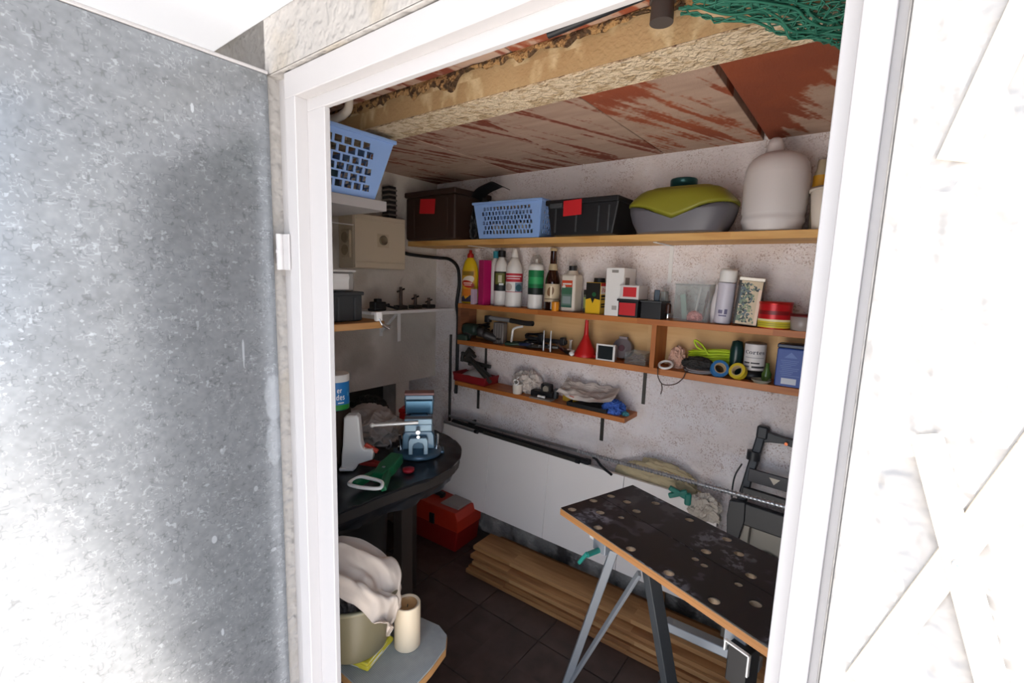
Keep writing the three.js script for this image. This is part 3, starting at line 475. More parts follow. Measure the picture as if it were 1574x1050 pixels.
{
  const t = thing('metal_tin', 'tall rectangular tin printed with a dark leafy picture', 'tin', [-0.35, SHELF2, -1.9], 0.08);
  const tilt = (g) => at(g, 0, 0, 0, 0, 0, -0.07);
  part(t, 'tin_body', tilt(box(0.082, 0.165, 0.06, 0, 0.086, 0, 0.003)), mat('#33251f', 0.35, { metalness: 0.4 }));
  part(t, 'lid', tilt(box(0.085, 0.013, 0.063, 0, 0.172, 0, 0.002)), mat('#bdb2a2', 0.35, { metalness: 0.5 }));
  part(t, 'picture', tilt(box(0.076, 0.158, 0.0008, 0, 0.086, 0.0305, 0.0002)), print(160, 320, (c, w, h) => { c.fillStyle = '#cbb899'; c.fillRect(0, 0, w, h); const r = rng(77); for (let i = 0; i < 260; i++) { c.fillStyle = ['#3c4a44', '#6d7f6b', '#25302f', '#8f9a76', '#54646b'][Math.floor(r() * 5)]; c.beginPath(); c.ellipse(r() * w * (0.3 + 0.6 * r()), 20 + r() * (h - 40), 4 + r() * 12, 3 + r() * 7, r() * 3, 0, 7); c.fill(); } c.fillStyle = '#e3c9b4'; c.fillRect(w - 22, 60, 22, h - 60); c.fillStyle = '#1d1714'; c.fillRect(0, 0, 12, h); }));
}
{
  const t = thing('food_tin', 'short round red tin with a yellow base on the second shelf', 'tin', [-0.255, SHELF2, -1.893]);
  part(t, 'tin_body', lathe([[0, 0], [0.052, 0], [0.054, 0.003], [0.054, 0.085], [0.051, 0.088], [0.05, 0.084], [0, 0.084]], 40), mat('#c11a20', 0.3, { metalness: 0.2 }));
  part(t, 'lid', lathe([[0.052, 0.084], [0.055, 0.086], [0.055, 0.095], [0.048, 0.093], [0, 0.093]], 40), mat('#b52520', 0.3, { metalness: 0.5 }));
  part(t, 'label', band(0.0545, 0.03, 0.004, 6.2, 0), print(256, 64, (c, w, h) => { c.fillStyle = '#cdbb2e'; c.fillRect(0, 0, w, h); c.fillStyle = '#e9dca8'; c.fillRect(0, 0, w, 16); c.fillStyle = '#8e8a2a'; c.fillRect(40, 30, 180, 5); c.fillRect(60, 44, 130, 5); }));
  part(t, 'print', band(0.0545, 0.014, 0.05, 2, 0), mat('#7c1014', 0.4));
}
{
  const t = thing('plastic_tub', 'small clear tub with a dark red lid beside the round red tin', 'tub', [-0.168, SHELF2, -1.885]);
  part(t, 'tub_body', lathe([[0, 0], [0.034, 0], [0.039, 0.05], [0, 0.05]], 28), mat('#a99d98', 0.3, { transmission: 0.2 }));
  part(t, 'lid', lathe([[0.041, 0.048], [0.041, 0.058], [0, 0.059]], 28), mat('#6d1f22', 0.4));
}
bottle('slim black bottle at the jamb end of the second shelf', [-0.118, -1.935], [[0, 0], [0.016, 0], [0.017, 0.11], [0.009, 0.13], [0.009, 0.17], [0, 0.17]], M.black);
// ---------------------------------------------------------------- things inside the shelf unit
function pliers(label, pos, ry, grip) {
  const t = thing('pliers', label, 'pliers', pos, ry);
  for (const s of [-1, 1]) {
    part(t, 'grip', tube([[0, 0.02, s * 0.004], [-0.03, 0.02, s * 0.02], [-0.07, 0.018, s * 0.026], [-0.11, 0.016, s * 0.018]], 0.009, 20, 10), grip);
    part(t, 'jaw', ext([[0, 0], [0.045, 0.002], [0.05, 0.008], [0.02, 0.014], [0, 0.012]], 0.01, 0.001).rotateX(s > 0 ? -Math.PI / 2 : Math.PI / 2).translate(0, s > 0 ? 0.015 : 0.025, 0), M.darkSteel);
  }
  part(t, 'pivot', cyl(0.009, 0.009, 0.018, 0, 0.011, 0, 16), M.steel); return t;
}
{ // black power tool in the corner
  const t = thing('power_drill', 'black and green cordless drill lying in the corner of the shelf unit', 'drill', [-1.70, SHELF3, -1.893], 0.2);
  part(t, 'drill_body', at(lathe([[0, -0.06], [0.026, -0.06], [0.032, -0.045], [0.033, 0.01], [0.026, 0.03], [0, 0.03]], 24), 0, 0.06, 0, 0, 0, -Math.PI / 2), mat('#22332c', 0.5));
  part(t, 'chuck', at(lathe([[0.02, 0], [0.022, 0.012], [0.014, 0.04], [0.006, 0.045], [0, 0.045]], 18), 0.03, 0.06, 0, 0, 0, -Math.PI / 2), M.darkSteel);
  part(t, 'handle', bar([-0.012, 0.05, 0], [-0.035, 0.008, 0.03], 0.03, 0.04, 0, 0.008), M.rubber);
  part(t, 'battery', box(0.06, 0.03, 0.05, -0.04, 0.016, 0.03, 0.005), mat('#2a3d33', 0.5));
}
for (const [x, y, l, c] of [[-1.625, 0.04, 'grey angle grinder head lying beside the drill', '#3d3a3a'], [-1.565, 0.034, 'dark machine handle lying in the middle of the tool clutter', '#2b2829']]) {
  const t = thing('angle_grinder', l, 'grinder', [x, SHELF3, x < -1.6 ? -1.915 : -1.885], 0.6);
  part(t, 'motor_housing', at(lathe([[0, -0.055], [0.018, -0.055], [0.022, -0.04], [0.024, 0.03], [0.018, 0.05], [0, 0.05]], 20), 0, y, 0, 0.25, 0, 1.2), mat(c, 0.5));
  part(t, 'guard', at(cyl(0.026, 0.026, 0.007, 0, 0, 0, 28), 0.045, y + 0.006, 0.01, 0.9, 0, 0.3), M.darkSteel);
}
{
  const t = thing('drill_case', 'grey ribbed drill bit case standing upright among the tools', 'case', [-1.525, SHELF3, -1.91], 0.15);
  part(t, 'case_body', box(0.062, 0.112, 0.045, 0, 0.056, 0, 0.004), mat('#77716d', 0.5));
  for (let i = 0; i < 4; i++) part(t, 'rib', box(0.006, 0.1, 0.003, -0.022 + i * 0.0145, 0.056, 0.0235, 0.001), mat('#5d5855', 0.5));
}
{
  const t = thing('caulking_gun', 'grey metal bar tool with a long black grip laid across the drill case', 'caulking gun', [-1.5, SHELF3 + 0.128, -1.905], 0.02);
  part(t, 'tube', rod([-0.09, 0.004, 0], [0.045, 0, 0], 0.011, 0.011, 18), M.greyPaint);
  part(t, 'end_piece', box(0.03, 0.038, 0.034, -0.105, -0.003, 0, 0.006), M.black);
  part(t, 'handle', tube([[0.045, 0, 0], [0.09, -0.003, 0], [0.14, -0.006, 0], [0.185, -0.004, 0]], 0.013, 24, 12), M.rubber);
}
one('wall_hook', 'bent white metal hook standing among the dark tools', 'hook', tube([[0, 0.004, 0.01], [0, 0.05, 0.002], [0.004, 0.085, 0], [0.02, 0.096, 0], [0.06, 0.106, -0.005]], 0.006, 30, 10), M.white, [-1.425, SHELF3, -1.885]);
pliers('pliers with dark green grips lying right of the white hook', [-1.34, SHELF3, -1.9], 0.5, mat('#17301f', 0.5));
pliers('pliers with navy grips lying on the shelf in front of the green gripped pair', [-1.29, SHELF3 + 0.002, -1.872], -0.25, mat('#1c2747', 0.5));
pliers('pliers with black grips nearest the red handled screwdriver', [-1.21, SHELF3, -1.9], 0.15, M.rubber);
{
  const c = []; for (let i = 0; i <= 90; i++) { const a = i * 0.42; c.push([Math.cos(a) * (0.05 + 0.008 * Math.sin(i * 1.3)), 0.012 + 0.0006 * i + 0.008 * Math.sin(a * 0.7), Math.sin(a) * (0.024 + 0.006 * Math.cos(i * 0.9))]); }
  one('cable_coil', 'tangled coil of black cable behind the green gripped pliers', 'cable', tube(c, 0.0058, 420, 7), M.rubber, [-1.33, SHELF3, -1.942]);
  one('cable_coil', 'tangled coil of dark cable in the corner of the shelf unit behind the drill', 'cable', tube(c.map(([x, y, z]) => [x * 0.8, y * 1.25, z * 0.9]), 0.0062, 420, 7), mat('#2a2422', 0.6), [-1.695, SHELF3, -1.955], 0.3);
}
one('clamp_bar', 'black plastic bar clamp piled on top of the pliers', 'clamp', join(box(0.16, 0.02, 0.02, 0, 0.045, 0, 0.004), box(0.03, 0.05, 0.03, -0.06, 0.05, 0, 0.006), box(0.026, 0.04, 0.028, 0.06, 0.048, 0, 0.006)), M.black, [-1.215, SHELF3, -1.935], 0.1);
for (const [x, h, l] of [[-1.225, 0.05, 'left one of two steel drill bits standing up behind the pliers'], [-1.185, 0.052, 'right one of two steel drill bits standing up behind the pliers']]) one('drill_bit', l, 'drill bit', join(cyl(0.0035, 0.0035, h, 0, 0.05, 0, 10), cyl(0.006, 0.006, 0.05, 0, 0, 0, 10)), M.steel, [x, SHELF3, -1.875]);
for (const [x, z, a, c, l] of [[-1.13, -1.91, -0.55, '#5a1a2a', 'screwdriver with a dark red handle and a white end cap'], [-1.085, -1.868, -0.6, '#161215', 'screwdriver with a black handle and a white end cap']]) {
  const t = thing('screwdriver', l, 'screwdriver', [x, SHELF3 + 0.013, z], a);
  part(t, 'handle', at(lathe([[0, 0], [0.009, 0.002], [0.011, 0.02], [0.009, 0.06], [0.006, 0.075], [0, 0.075]], 16), 0.04, 0, 0, 0, 0, Math.PI / 2), mat(c, 0.4));
  part(t, 'shaft', rod([-0.035, 0, 0], [-0.12, 0.03, 0], 0.003), M.steel);
  part(t, 'end_cap', new THREE.SphereGeometry(0.012, 18, 12).translate(0.044, 0, 0), M.white, 'white end cap');
}
one('hose_nozzle', 'small white plastic nozzle lying left of the red funnel', 'nozzle', at(lathe([[0, 0], [0.012, 0], [0.013, 0.012], [0.005, 0.035], [0, 0.036]], 18), 0, 0.012, 0, 0, 0, -1.3), M.white, [-1.082, SHELF3, -1.868]);
one('wall_anchor', 'thin white plastic pin standing behind the screwdrivers', 'pin', join(cyl(0.005, 0.007, 0.06, 0, 0, 0, 12), cyl(0.009, 0.009, 0.005, 0, 0.055, 0, 12)), mat('#d9d2c8', 0.5), [-1.115, SHELF3, -1.945]);
{
  const t = thing('funnel', 'red plastic funnel standing upside down in the shelf unit', 'funnel', [-1.005, SHELF3, -1.892]);
  part(t, 'cone', lathe([[0.05, 0], [0.052, 0.002], [0.05, 0.012], [0.046, 0.02], [0.016, 0.085], [0.011, 0.1]], 40), M.red);
  part(t, 'spout', lathe([[0.011, 0.1], [0.0075, 0.168], [0.006, 0.168], [0.009, 0.1]], 24), M.red);
  part(t, 'lug', box(0.022, 0.01, 0.004, 0.056, 0.006, 0.01, 0.001), M.red);
}
{
  const t = thing('meter', 'small square meter with a white frame and a dark screen', 'meter', [-0.888, SHELF3, -1.875], 0.05);
  part(t, 'housing', box(0.078, 0.066, 0.035, 0, 0.035, 0, 0.003), mat('#a39b98', 0.5));
  const f = join(box(0.086, 0.007, 0.008, 0, 0.069, 0.018, 0.001), box(0.086, 0.005, 0.008, 0, 0.003, 0.018, 0.001), box(0.006, 0.072, 0.008, -0.04, 0.036, 0.018, 0.001), box(0.009, 0.072, 0.008, 0.0395, 0.036, 0.018, 0.001));
  part(t, 'frame', f, M.white); part(t, 'screen', box(0.07, 0.06, 0.003, 0, 0.036, 0.0185, 0.001), mat('#23282a', 0.2));
}
{
  const t = thing('tape_measure', 'round grey metal reel lying behind the square meter', 'reel', [-0.845, SHELF3, -1.945]);
  part(t, 'reel_body', at(cyl(0.045, 0.045, 0.03, 0, -0.015, 0, 32), 0, 0.05, 0, 1.35), mat('#7a7173', 0.4, { metalness: 0.3 }));
  part(t, 'hub', at(cyl(0.014, 0.014, 0.04, 0, -0.02, 0, 20), 0, 0.05, 0, 1.35), mat('#5a3a42', 0.5));
  part(t, 'crank', box(0.04, 0.012, 0.012, 0.0, 0.098, 0, 0.003), mat('#8f8688', 0.5));
}
{
  const t = thing('organiser_box', 'low clear plastic box of screws beside the divider', 'box', [-0.752, SHELF3, -1.905]);
  part(t, 'box_body', join(box(0.09, 0.05, 0.002, 0, 0.026, 0.045, 0.0005), box(0.09, 0.05, 0.002, 0, 0.026, -0.045, 0.0005), box(0.002, 0.05, 0.09, 0.044, 0.026, 0, 0.0005), box(0.002, 0.05, 0.09, -0.044, 0.026, 0, 0.0005), box(0.09, 0.002, 0.09, 0, 0.001, 0, 0.0005)), M.clear);
  const r = rng(12), gs = []; for (let i = 0; i < 40; i++) gs.push(at(rod([-0.012, 0, 0], [0.012, 0, 0], 0.0025, 0.0025, 6), (r() - 0.5) * 0.06, 0.008 + r() * 0.024, (r() - 0.5) * 0.06, r() * 3, r() * 3, r() * 0.6));
  const s = one('screws', 'loose heap of screws inside the low clear box beside the divider', 'screws', join(gs), mat('#a08a78', 0.4, { metalness: 0.6 }), [-0.752, SHELF3, -1.905]); s.userData.kind = 'stuff';
}
// right half of the unit
one('cable_clip', 'white ring shaped clip beside the divider in the right half of the unit', 'clip', at(new THREE.TorusGeometry(0.026, 0.005, 10, 32), 0, 0.026, 0, -1.1), M.white, [-0.625, SHELF3 - 0.01, -1.875]);
one('cloth_pouch', 'small crumpled pinkish pouch leaning on the back panel behind the white clip', 'pouch', crumple(0.03, 0.055, 0.03, 14, 0.4, 2.2, 12), mat('#c9a08c', 0.7), [-0.6, SHELF3, -1.94]);
{
  const discs = [['#6d6669', 0.056], ['#8d8688', 0.06], ['#5e595d', 0.057], ['#99918f', 0.061]];
  discs.forEach(([c, r2], i) => one('sanding_disc', ['undermost grey sanding disc of the small stack', 'second grey sanding disc from the bottom of the small stack', 'third grey sanding disc from the bottom of the small stack', 'topmost light grey sanding disc, under the black pouch'][i], 'sanding disc', at(ext(shape([...Array(32)].map((_, k) => [Math.cos(k / 32 * 6.2832) * r2, Math.sin(k / 32 * 6.2832) * r2]), [roundHole(0, 0, 0.008)]), 0.003, 0), i * 0.004, i * 0.0045 + 0.0035, 0, -Math.PI / 2 + 0.02 * i), mat(c, 0.9), [-0.5, SHELF3, -1.9], 0, 'sanding discs in the shelf unit'));
  one('tool_pouch', 'flattened black pouch lying on the grey sanding discs', 'pouch', crumple(0.055, 0.028, 0.028, 21, 0.3, 2, 16), mat('#23211f', 0.7), [-0.505, SHELF3 + 0.02, -1.888]);
}
{ // coil of bright cord
  const pts = [], r = rng(5); for (let i = 0; i < 15 * 16; i++) { const a = i / 16 * Math.PI * 2, k = i / 240; pts.push([Math.cos(a) * (0.082 + 0.006 * Math.sin(a * 2.3 + k * 9)) , 0.03 + k * 0.055 + 0.012 * Math.sin(a + 1) + 0.004 * r(), Math.sin(a) * (0.026 + 0.006 * Math.sin(k * 30))]); }
  const t = thing('rope_coil', 'coil of bright yellow green cord in the right half of the unit', 'rope', [-0.47, SHELF3, -1.944]);
  part(t, 'coil', tube(pts, 0.0042, 700, 6), mat('#b6cf22', 0.6));
  part(t, 'loose_end', tube([[-0.02, 0.085, 0.03], [-0.05, 0.1, 0.03], [-0.06, 0.125, 0.03], [-0.03, 0.11, 0.034], [0.0, 0.075, 0.04]], 0.0042, 40, 6), mat('#b6cf22', 0.6));
}
function tapeRoll(label, pos, rx, ry, c, r0 = 0.032) { const t = thing('tape_roll', label, 'tape', pos, ry); const ring = (a, b, h) => at(ext(shape([...Array(40)].map((_, k) => [Math.cos(k / 40 * 6.2832) * a, Math.sin(k / 40 * 6.2832) * a]), [roundHole(0, 0, b)]), h, 0.0005), 0, 0, -h / 2).rotateX(rx); part(t, 'tape', ring(r0, r0 * 0.68, 0.02), mat(c, 0.45)); part(t, 'core', ring(r0 * 0.67, r0 * 0.58, 0.02), mat('#b9a27d', 0.8)); return t; }
tapeRoll('blue adhesive tape roll leaning in front of the yellow green cord', [-0.417, SHELF3 + 0.03, -1.868], -0.5, 0.5, '#2f74b0');
tapeRoll('yellow adhesive tape roll in front of the white labelled can', [-0.352, SHELF3 + 0.03, -1.868], -0.45, -0.3, '#d2b92c', 0.03);
bottle('dark green bottle with a rounded shoulder behind the yellow tape roll', [-0.375, -1.93], [[0, 0], [0.022, 0], [0.024, 0.1], [0.018, 0.135], [0, 0.14]], mat('#12312f', 0.3), null, null, null, 0, SHELF3);
{
  const t = thing('paint_can', 'can with a white lettered label raised on a small lid in the unit', 'can', [-0.312, SHELF3 + 0.034, -1.93]);
  part(t, 'can_body', lathe([[0, 0], [0.036, 0], [0.037, 0.1], [0.034, 0.104], [0, 0.103]], 32), mat('#7c746c', 0.4, { metalness: 0.3 }));
  part(t, 'label', band(0.0376, 0.096, 0.003, 2.6, 0.25), print(256, 300, (c, w, h) => { c.fillStyle = '#d9d4d2'; c.fillRect(0, 0, w, h); c.fillStyle = '#3a3a44'; c.font = 'bold 58px serif'; c.fillText('Cortes', 26, 112); c.fillStyle = '#9a9698'; c.fillRect(30, 150, 180, 8); c.fillStyle = '#2c2b30'; c.fillRect(20, 208, 60, 16); c.fillRect(90, 208, 80, 16); c.fillRect(100, 250, 130, 24); c.fillStyle = '#77747a'; c.fillRect(20, 252, 60, 18); }));
}
one('round_dish', 'black upturned dish under the white labelled can', 'dish', lathe([[0, 0], [0.04, 0], [0.041, 0.032], [0, 0.033]], 28), M.black, [-0.312, SHELF3, -1.93]);
bottle('small green glass bottle between the labelled can and the blue tin', [-0.262, -1.9], [[0, 0], [0.016, 0], [0.017, 0.03], [0.007, 0.05], [0.006, 0.07], [0, 0.07]], mat('#5d7a3a', 0.15, { transmission: 0.3 }), null, null, null, 0, SHELF3);
one('glass_dish', 'shallow clear dish at the front of the unit beside the blue tin', 'dish', lathe([[0, 0], [0.024, 0], [0.034, 0.012], [0.033, 0.014], [0.022, 0.004], [0, 0.004]], 28), mat('#c3c6b4', 0.15, { transmission: 0.4 }), [-0.272, SHELF3, -1.865]);
{
  const t = thing('metal_tin', 'blue rectangular tin with a dark lid and a small white panel', 'tin', [-0.187, SHELF3, -1.895]);
  part(t, 'tin_body', box(0.088, 0.136, 0.07, 0, 0.068, 0, 0.006), mat('#34519a', 0.35));
  part(t, 'lid', box(0.09, 0.014, 0.072, 0, 0.143, 0, 0.004), mat('#1f2a44', 0.4));
  part(t, 'print', box(0.08, 0.13, 0.0008, 0, 0.066, 0.0352, 0.0002), print(160, 256, (c, w, h) => { c.fillStyle = '#34519a'; c.fillRect(0, 0, w, h); c.fillStyle = '#5b76b4'; c.beginPath(); c.moveTo(80, 16); c.lineTo(120, 56); c.lineTo(40, 56); c.fill(); c.fillStyle = '#6f8ac2'; for (let i = 0; i < 9; i++) c.fillRect(20 + (i % 3) * 6, 74 + i * 13, 110 - (i % 4) * 14, 3); c.fillStyle = '#c9ced8'; c.fillRect(34, 198, 92, 42); }));
}
one('wire_loop', 'thin brown wire loop hanging over the front edge of the unit', 'wire', tube([[-0.015, 0.004, -0.01], [-0.004, 0.004, 0.012], [0.0, -0.03, 0.012], [0.02, -0.058, 0.011], [0.07, -0.05, 0.011], [0.1, -0.02, 0.012], [0.108, 0.004, 0.011], [0.115, 0.004, -0.02]], 0.0022, 50, 7), mat('#4a3326', 0.6), [-0.64, SHELF3, -1.85]);
one('wire_end', 'short end of brown wire dangling below the wire loop', 'wire', tube([[0.018, -0.056, 0.014], [0.022, -0.075, 0.014], [0.018, -0.1, 0.013]], 0.0022, 16, 7), mat('#4a3326', 0.6), [-0.64, SHELF3, -1.847]);
// ---------------------------------------------------------------- things on the lowest shelf
{
  const t = thing('plastic_tray', 'dark red plastic tray full of tools in the corner of the lowest shelf', 'tray', [-1.7, SHELF4, -1.92]);
  part(t, 'tray_body', join(at(ext([[-0.11, 0], [0.11, 0], [0.125, 0.045], [0.118, 0.045], [0.105, 0.006], [-0.105, 0.006], [-0.118, 0.045], [-0.125, 0.045]], 0.11, 0.001), 0, 0.001, -0.055), box(0.235, 0.04, 0.004, 0, 0.022, 0.055, 0.001), box(0.235, 0.04, 0.004, 0, 0.022, -0.055, 0.001)), mat('#8c1b22', 0.45));
  one('paper_sheet', 'white folded sheet under the tools in the dark red tray', 'paper', sheet(16, 6, (u, v) => [-0.1 + 0.19 * u, 0.03 + 0.035 * Math.sin(u * 2.8 + 0.2) - 0.02 * v, -0.04 + v * 0.085], 0.001), M.white, [-1.7, SHELF4, -1.91]);
}
{
  const r = rng(6);
  for (const [x, y, z, a, b, l] of [[-1.665, 0.098, -1.9, 0.62, 0.2, 'upper dark steel pipe wrench leaning over the red tray'], [-1.63, 0.085, -1.868, 0.66, 0.1, 'lower dark steel pipe wrench leaning over the red tray'], [-1.72, 0.1, -1.945, 0.1, 0.1, 'dark adjustable wrench lying along the back of the red tray']]) {
    const t = thing('pipe_wrench', l, 'wrench', [x, SHELF4 + y, z], b);
    part(t, 'handle', at(box(0.2, 0.02, 0.014, 0, 0, 0, 0.004), 0, 0, 0, 0, 0, -a), M.darkSteel);
    part(t, 'jaw', at(join(box(0.018, 0.05, 0.018, -0.1, 0.012, 0, 0.004), box(0.05, 0.016, 0.018, -0.085, 0.036, 0, 0.004)), 0, 0, 0, 0, 0, -a), M.darkSteel);
    part(t, 'nut', at(cyl(0.014, 0.014, 0.016, 0, -0.008, 0, 16), -0.06, 0.03, 0, 0.4, 0, -a * 0.5), M.darkSteel);
  }
}
one('paper_bag', 'crumpled white paper bag left of the black tape gun on the lowest shelf', 'bag', crumple(0.07, 0.065, 0.04, 33, 0.55, 2, 26), mat('#cfc5bc', 0.85), [-1.36, SHELF4, -1.942]);
{
  const t = thing('cup', 'small white metal cup at the front of the lowest shelf', 'cup', [-1.37, SHELF4, -1.872]);
  part(t, 'cup_body', lathe([[0, 0], [0.024, 0], [0.027, 0.05], [0.025, 0.05], [0.022, 0.003], [0, 0.003]], 28), M.whiteWarm);
  part(t, 'rim', at(new THREE.TorusGeometry(0.027, 0.0022, 8, 28), 0, 0.05, 0, Math.PI / 2), M.white);
  one('cotton_cord', 'loose white cord looped over the small white cup', 'cord', tube([[-0.02, 0.056, 0.01], [0, 0.075, 0.015], [0.02, 0.062, 0.02], [0.01, 0.052, 0.026], [-0.012, 0.066, 0.02], [0.006, 0.085, 0]], 0.004, 40, 7), M.white, [-1.37, SHELF4, -1.872]);
}
{
  const t = thing('tape_gun', 'black tape dispenser gun lying in the middle of the lowest shelf', 'tape gun', [-1.235, SHELF4, -1.905], 0.1);
  part(t, 'gun_body', box(0.12, 0.03, 0.05, 0, 0.018, 0, 0.006), M.black);
  part(t, 'frame_plate', join(box(0.05, 0.008, 0.03, 0.02, 0.067, 0, 0.002), box(0.008, 0.04, 0.03, -0.003, 0.048, 0, 0.002), box(0.008, 0.04, 0.03, 0.043, 0.048, 0, 0.002)), M.black);
  part(t, 'tape', at(cyl(0.016, 0.016, 0.03, 0, -0.015, 0, 24), 0.02, 0.046, 0, Math.PI / 2), mat('#8c8478', 0.5));
  part(t, 'handle', box(0.016, 0.05, 0.03, 0.072, 0.028, 0, 0.004), M.greyDark);
}
one('sponge_block', 'yellow sponge block behind the black tape gun', 'sponge', box(0.07, 0.032, 0.045, 0, 0.016, 0, 0.005), mat('#c9a02c', 0.9), [-1.09, SHELF4, -1.93], -0.2);
one('metal_plate', 'small flat grey plate in front of the black tape gun', 'plate', box(0.12, 0.008, 0.05, 0, 0.004, 0, 0.002), mat('#7d7670', 0.5), [-1.215, SHELF4, -1.866], 0.05);
for (const [x, l] of [[-1.225, 'left one of two white chalk stubs on the grey plate'], [-1.203, 'right one of two white chalk stubs on the grey plate']]) one('chalk', l, 'chalk', at(cyl(0.006, 0.006, 0.018, 0, -0.009, 0, 14), 0, 0.006, 0, 0, 0, Math.PI / 2), M.white, [x, SHELF4 + 0.0085, -1.858], 0.2);
{
  one('plastic_tray', 'shallow black tray under the newspaper on the lowest shelf', 'tray', join(box(0.2, 0.006, 0.1, 0, 0.004, 0, 0.002), box(0.2, 0.016, 0.004, 0, 0.012, 0.05, 0.001), box(0.2, 0.016, 0.004, 0, 0.012, -0.05, 0.001), box(0.004, 0.016, 0.1, 0.1, 0.012, 0, 0.001), box(0.004, 0.016, 0.1, -0.1, 0.012, 0, 0.001)), M.black, [-0.965, SHELF4, -1.9]);
  one('newspaper', 'crumpled pale newspaper on the black tray at the end of the lowest shelf', 'newspaper', sheet(40, 24, (u, v) => { const n = fbm3(u * 4, v * 4, 3, 3) - 0.5, b = Math.abs(u - 0.5) * 2; return [-0.14 + 0.28 * u + 0.02 * n, 0.028 + 0.085 * v * (0.75 + 0.5 * n) + 0.03 * b * b * (1 - v) * (1 - v) + 0.024 * n, 0.05 - 0.1 * v + 0.02 * Math.sin(u * 7) * v + 0.012 * n]; }, 0.001), new THREE.MeshPhysicalMaterial({ roughness: 0.9, map: canvasTex(256, 192, (c, w, h) => { c.fillStyle = '#c6bbb2'; c.fillRect(0, 0, w, h); c.fillStyle = '#9a9088'; for (let j = 0; j < 4; j++) for (let i = 0; i < 18; i++) c.fillRect(12 + j * 62, 14 + i * 10, 48, 3); c.fillStyle = '#d8d0c8'; c.fillRect(0, 150, w, 42); c.fillStyle = '#b5675a'; c.fillRect(60, 168, 22, 9); }) }), [-0.985, SHELF4 + 0.008, -1.905], 0.05);
}
one('cleaning_rag', 'crumpled blue rag near the end of the lowest shelf', 'rag', crumple(0.045, 0.035, 0.035, 41, 0.5, 2.4, 20), mat('#3d63b4', 0.9), [-0.85, SHELF4, -1.9]);
one('foam_scrap', 'tiny teal scrap on the end of the lowest shelf', 'scrap', crumple(0.014, 0.012, 0.012, 47, 0.4, 2, 6), mat('#3c7f88', 0.8), [-0.79, SHELF4, -1.89]);
// ---------------------------------------------------------------- left wall
function frontShelf(label, y, th, m, round) {
  const t = thing('wall_shelf', label, 'shelf', [-1.7, y, -0.81]);
  const g = round ? at(ext(shape([[-0.4, -0.2], [0.4, -0.2], [0.4, 0.17], [0.385, 0.192], [0.36, 0.2], [-0.4, 0.2]]), th - 0.004, 0.002), 0, -th + 0.002, 0, -Math.PI / 2) : box(0.8, th, 0.39, 0, -th / 2, 0, 0.002);
  part(t, 'board', uvm(g, 2), m);
  part(t, 'bracket', at(lBracket(0.14, 0.2, 0.02), 0.1, -th, 0.2).rotateY(Math.PI).translate(0, 0, 0.0), M.white); return t;
}
frontShelf('white shelf board carrying the large blue basket at the upper left', 1.735, 0.032, M.whitePaint);
frontShelf('wooden shelf board with a rounded corner under the black crate on the left', 1.337, 0.022, M.ply, true);
basket('plastic_basket', 'large light blue laundry style basket on the white shelf at the upper left', undefined, 0.32, 0.185, 0.3, 0.045, 6, 8, 0.024, 0.0195, [-1.475, 1.736, -0.815], 0, true);
{
  const items = [['#e0b070', 0.05, 0.02], ['#d9a56a', 0.06, 0.022], ['#c58a50', 0.045, 0.025]];
  items.forEach(([c, w, h], i) => one('wood_offcut', ['pale wood offcut nearest the camera in the large blue basket', 'middle wood offcut in the large blue basket', 'brown wood offcut farthest back in the large blue basket'][i], 'wood offcut', box(0.09, h, w, 0, h / 2, 0, 0.003), mat(c, 0.7), [-1.40, 1.742, -0.74 - i * 0.075], 0.3 * (i - 1), 'wood offcuts in the large blue basket'));
  const tins = [['#8f8a70', -0.72], ['#7a3a34', -0.80], ['#3d5a66', -0.885]];
  tins.forEach(([c, z], i) => one('food_tin', ['olive tin above the wood offcuts in the large blue basket', 'dull red tin above the wood offcuts in the large blue basket', 'slate blue tin above the wood offcuts in the large blue basket'][i], 'tin', cyl(0.03, 0.03, 0.075, 0, 0, 0, 24), mat(c, 0.4), [-1.44, 1.768, z], 0));
}
{ // electric meter box with its sockets
  const t = thing('electrical_box', 'beige metal electrical box with a round lock on the left wall', 'electrical box', [-2.035, 1.52, -1.485]);
  const beige = mat('#d0c1a8', 0.5);
  part(t, 'box_body', box(0.12, 0.262, 0.31, 0, 0.131, 0, 0.004), beige);
  part(t, 'door', box(0.012, 0.256, 0.304, 0.064, 0.131, 0, 0.003), beige);
  for (const y of [0.236, 0.03]) part(t, 'door_ridge', box(0.006, 0.005, 0.29, 0.071, y, 0, 0.001), beige);
  const lock = at(lathe([[0, 0], [0.024, 0], [0.024, 0.006], [0.019, 0.009], [0.019, 0.005], [0, 0.005]], 28), 0.071, 0.142, -0.01, 0, 0, -Math.PI / 2); part(t, 'lock', lock, mat('#8d8169', 0.35, { metalness: 0.6 }), 'round metal lock');
  part(t, 'lock_plate', box(0.003, 0.065, 0.07, 0.0705, 0.14, -0.01, 0.001), mat('#c4b397', 0.5));
  const s = part(t, 'socket_plate', box(0.07, 0.13, 0.012, 0.012, 0.115, 0.161, 0.004), mat('#c9b99d', 0.5));
  for (const y of [0.085, 0.145]) { const k = mesh('socket', at(lathe([[0, 0.001], [0.02, 0.001], [0.021, 0.004], [0.025, 0.005], [0.026, 0], [0, 0]], 28), 0.012, y, 0.167, Math.PI / 2), mat('#a39274', 0.5)); s.add(k); }
}
{
  const t = thing('vent_block', 'black slatted vent block on top of the beige electrical box', 'vent', [-2.03, 1.784, -1.585]);
  part(t, 'block', box(0.06, 0.16, 0.045, 0, 0.08, 0, 0.003), M.black);
  for (let i = 0; i < 6; i++) part(t, 'slat', box(0.066, 0.009, 0.05, 0.002, 0.016 + i * 0.025, 0, 0.002), mat('#6f6962', 0.5));
}
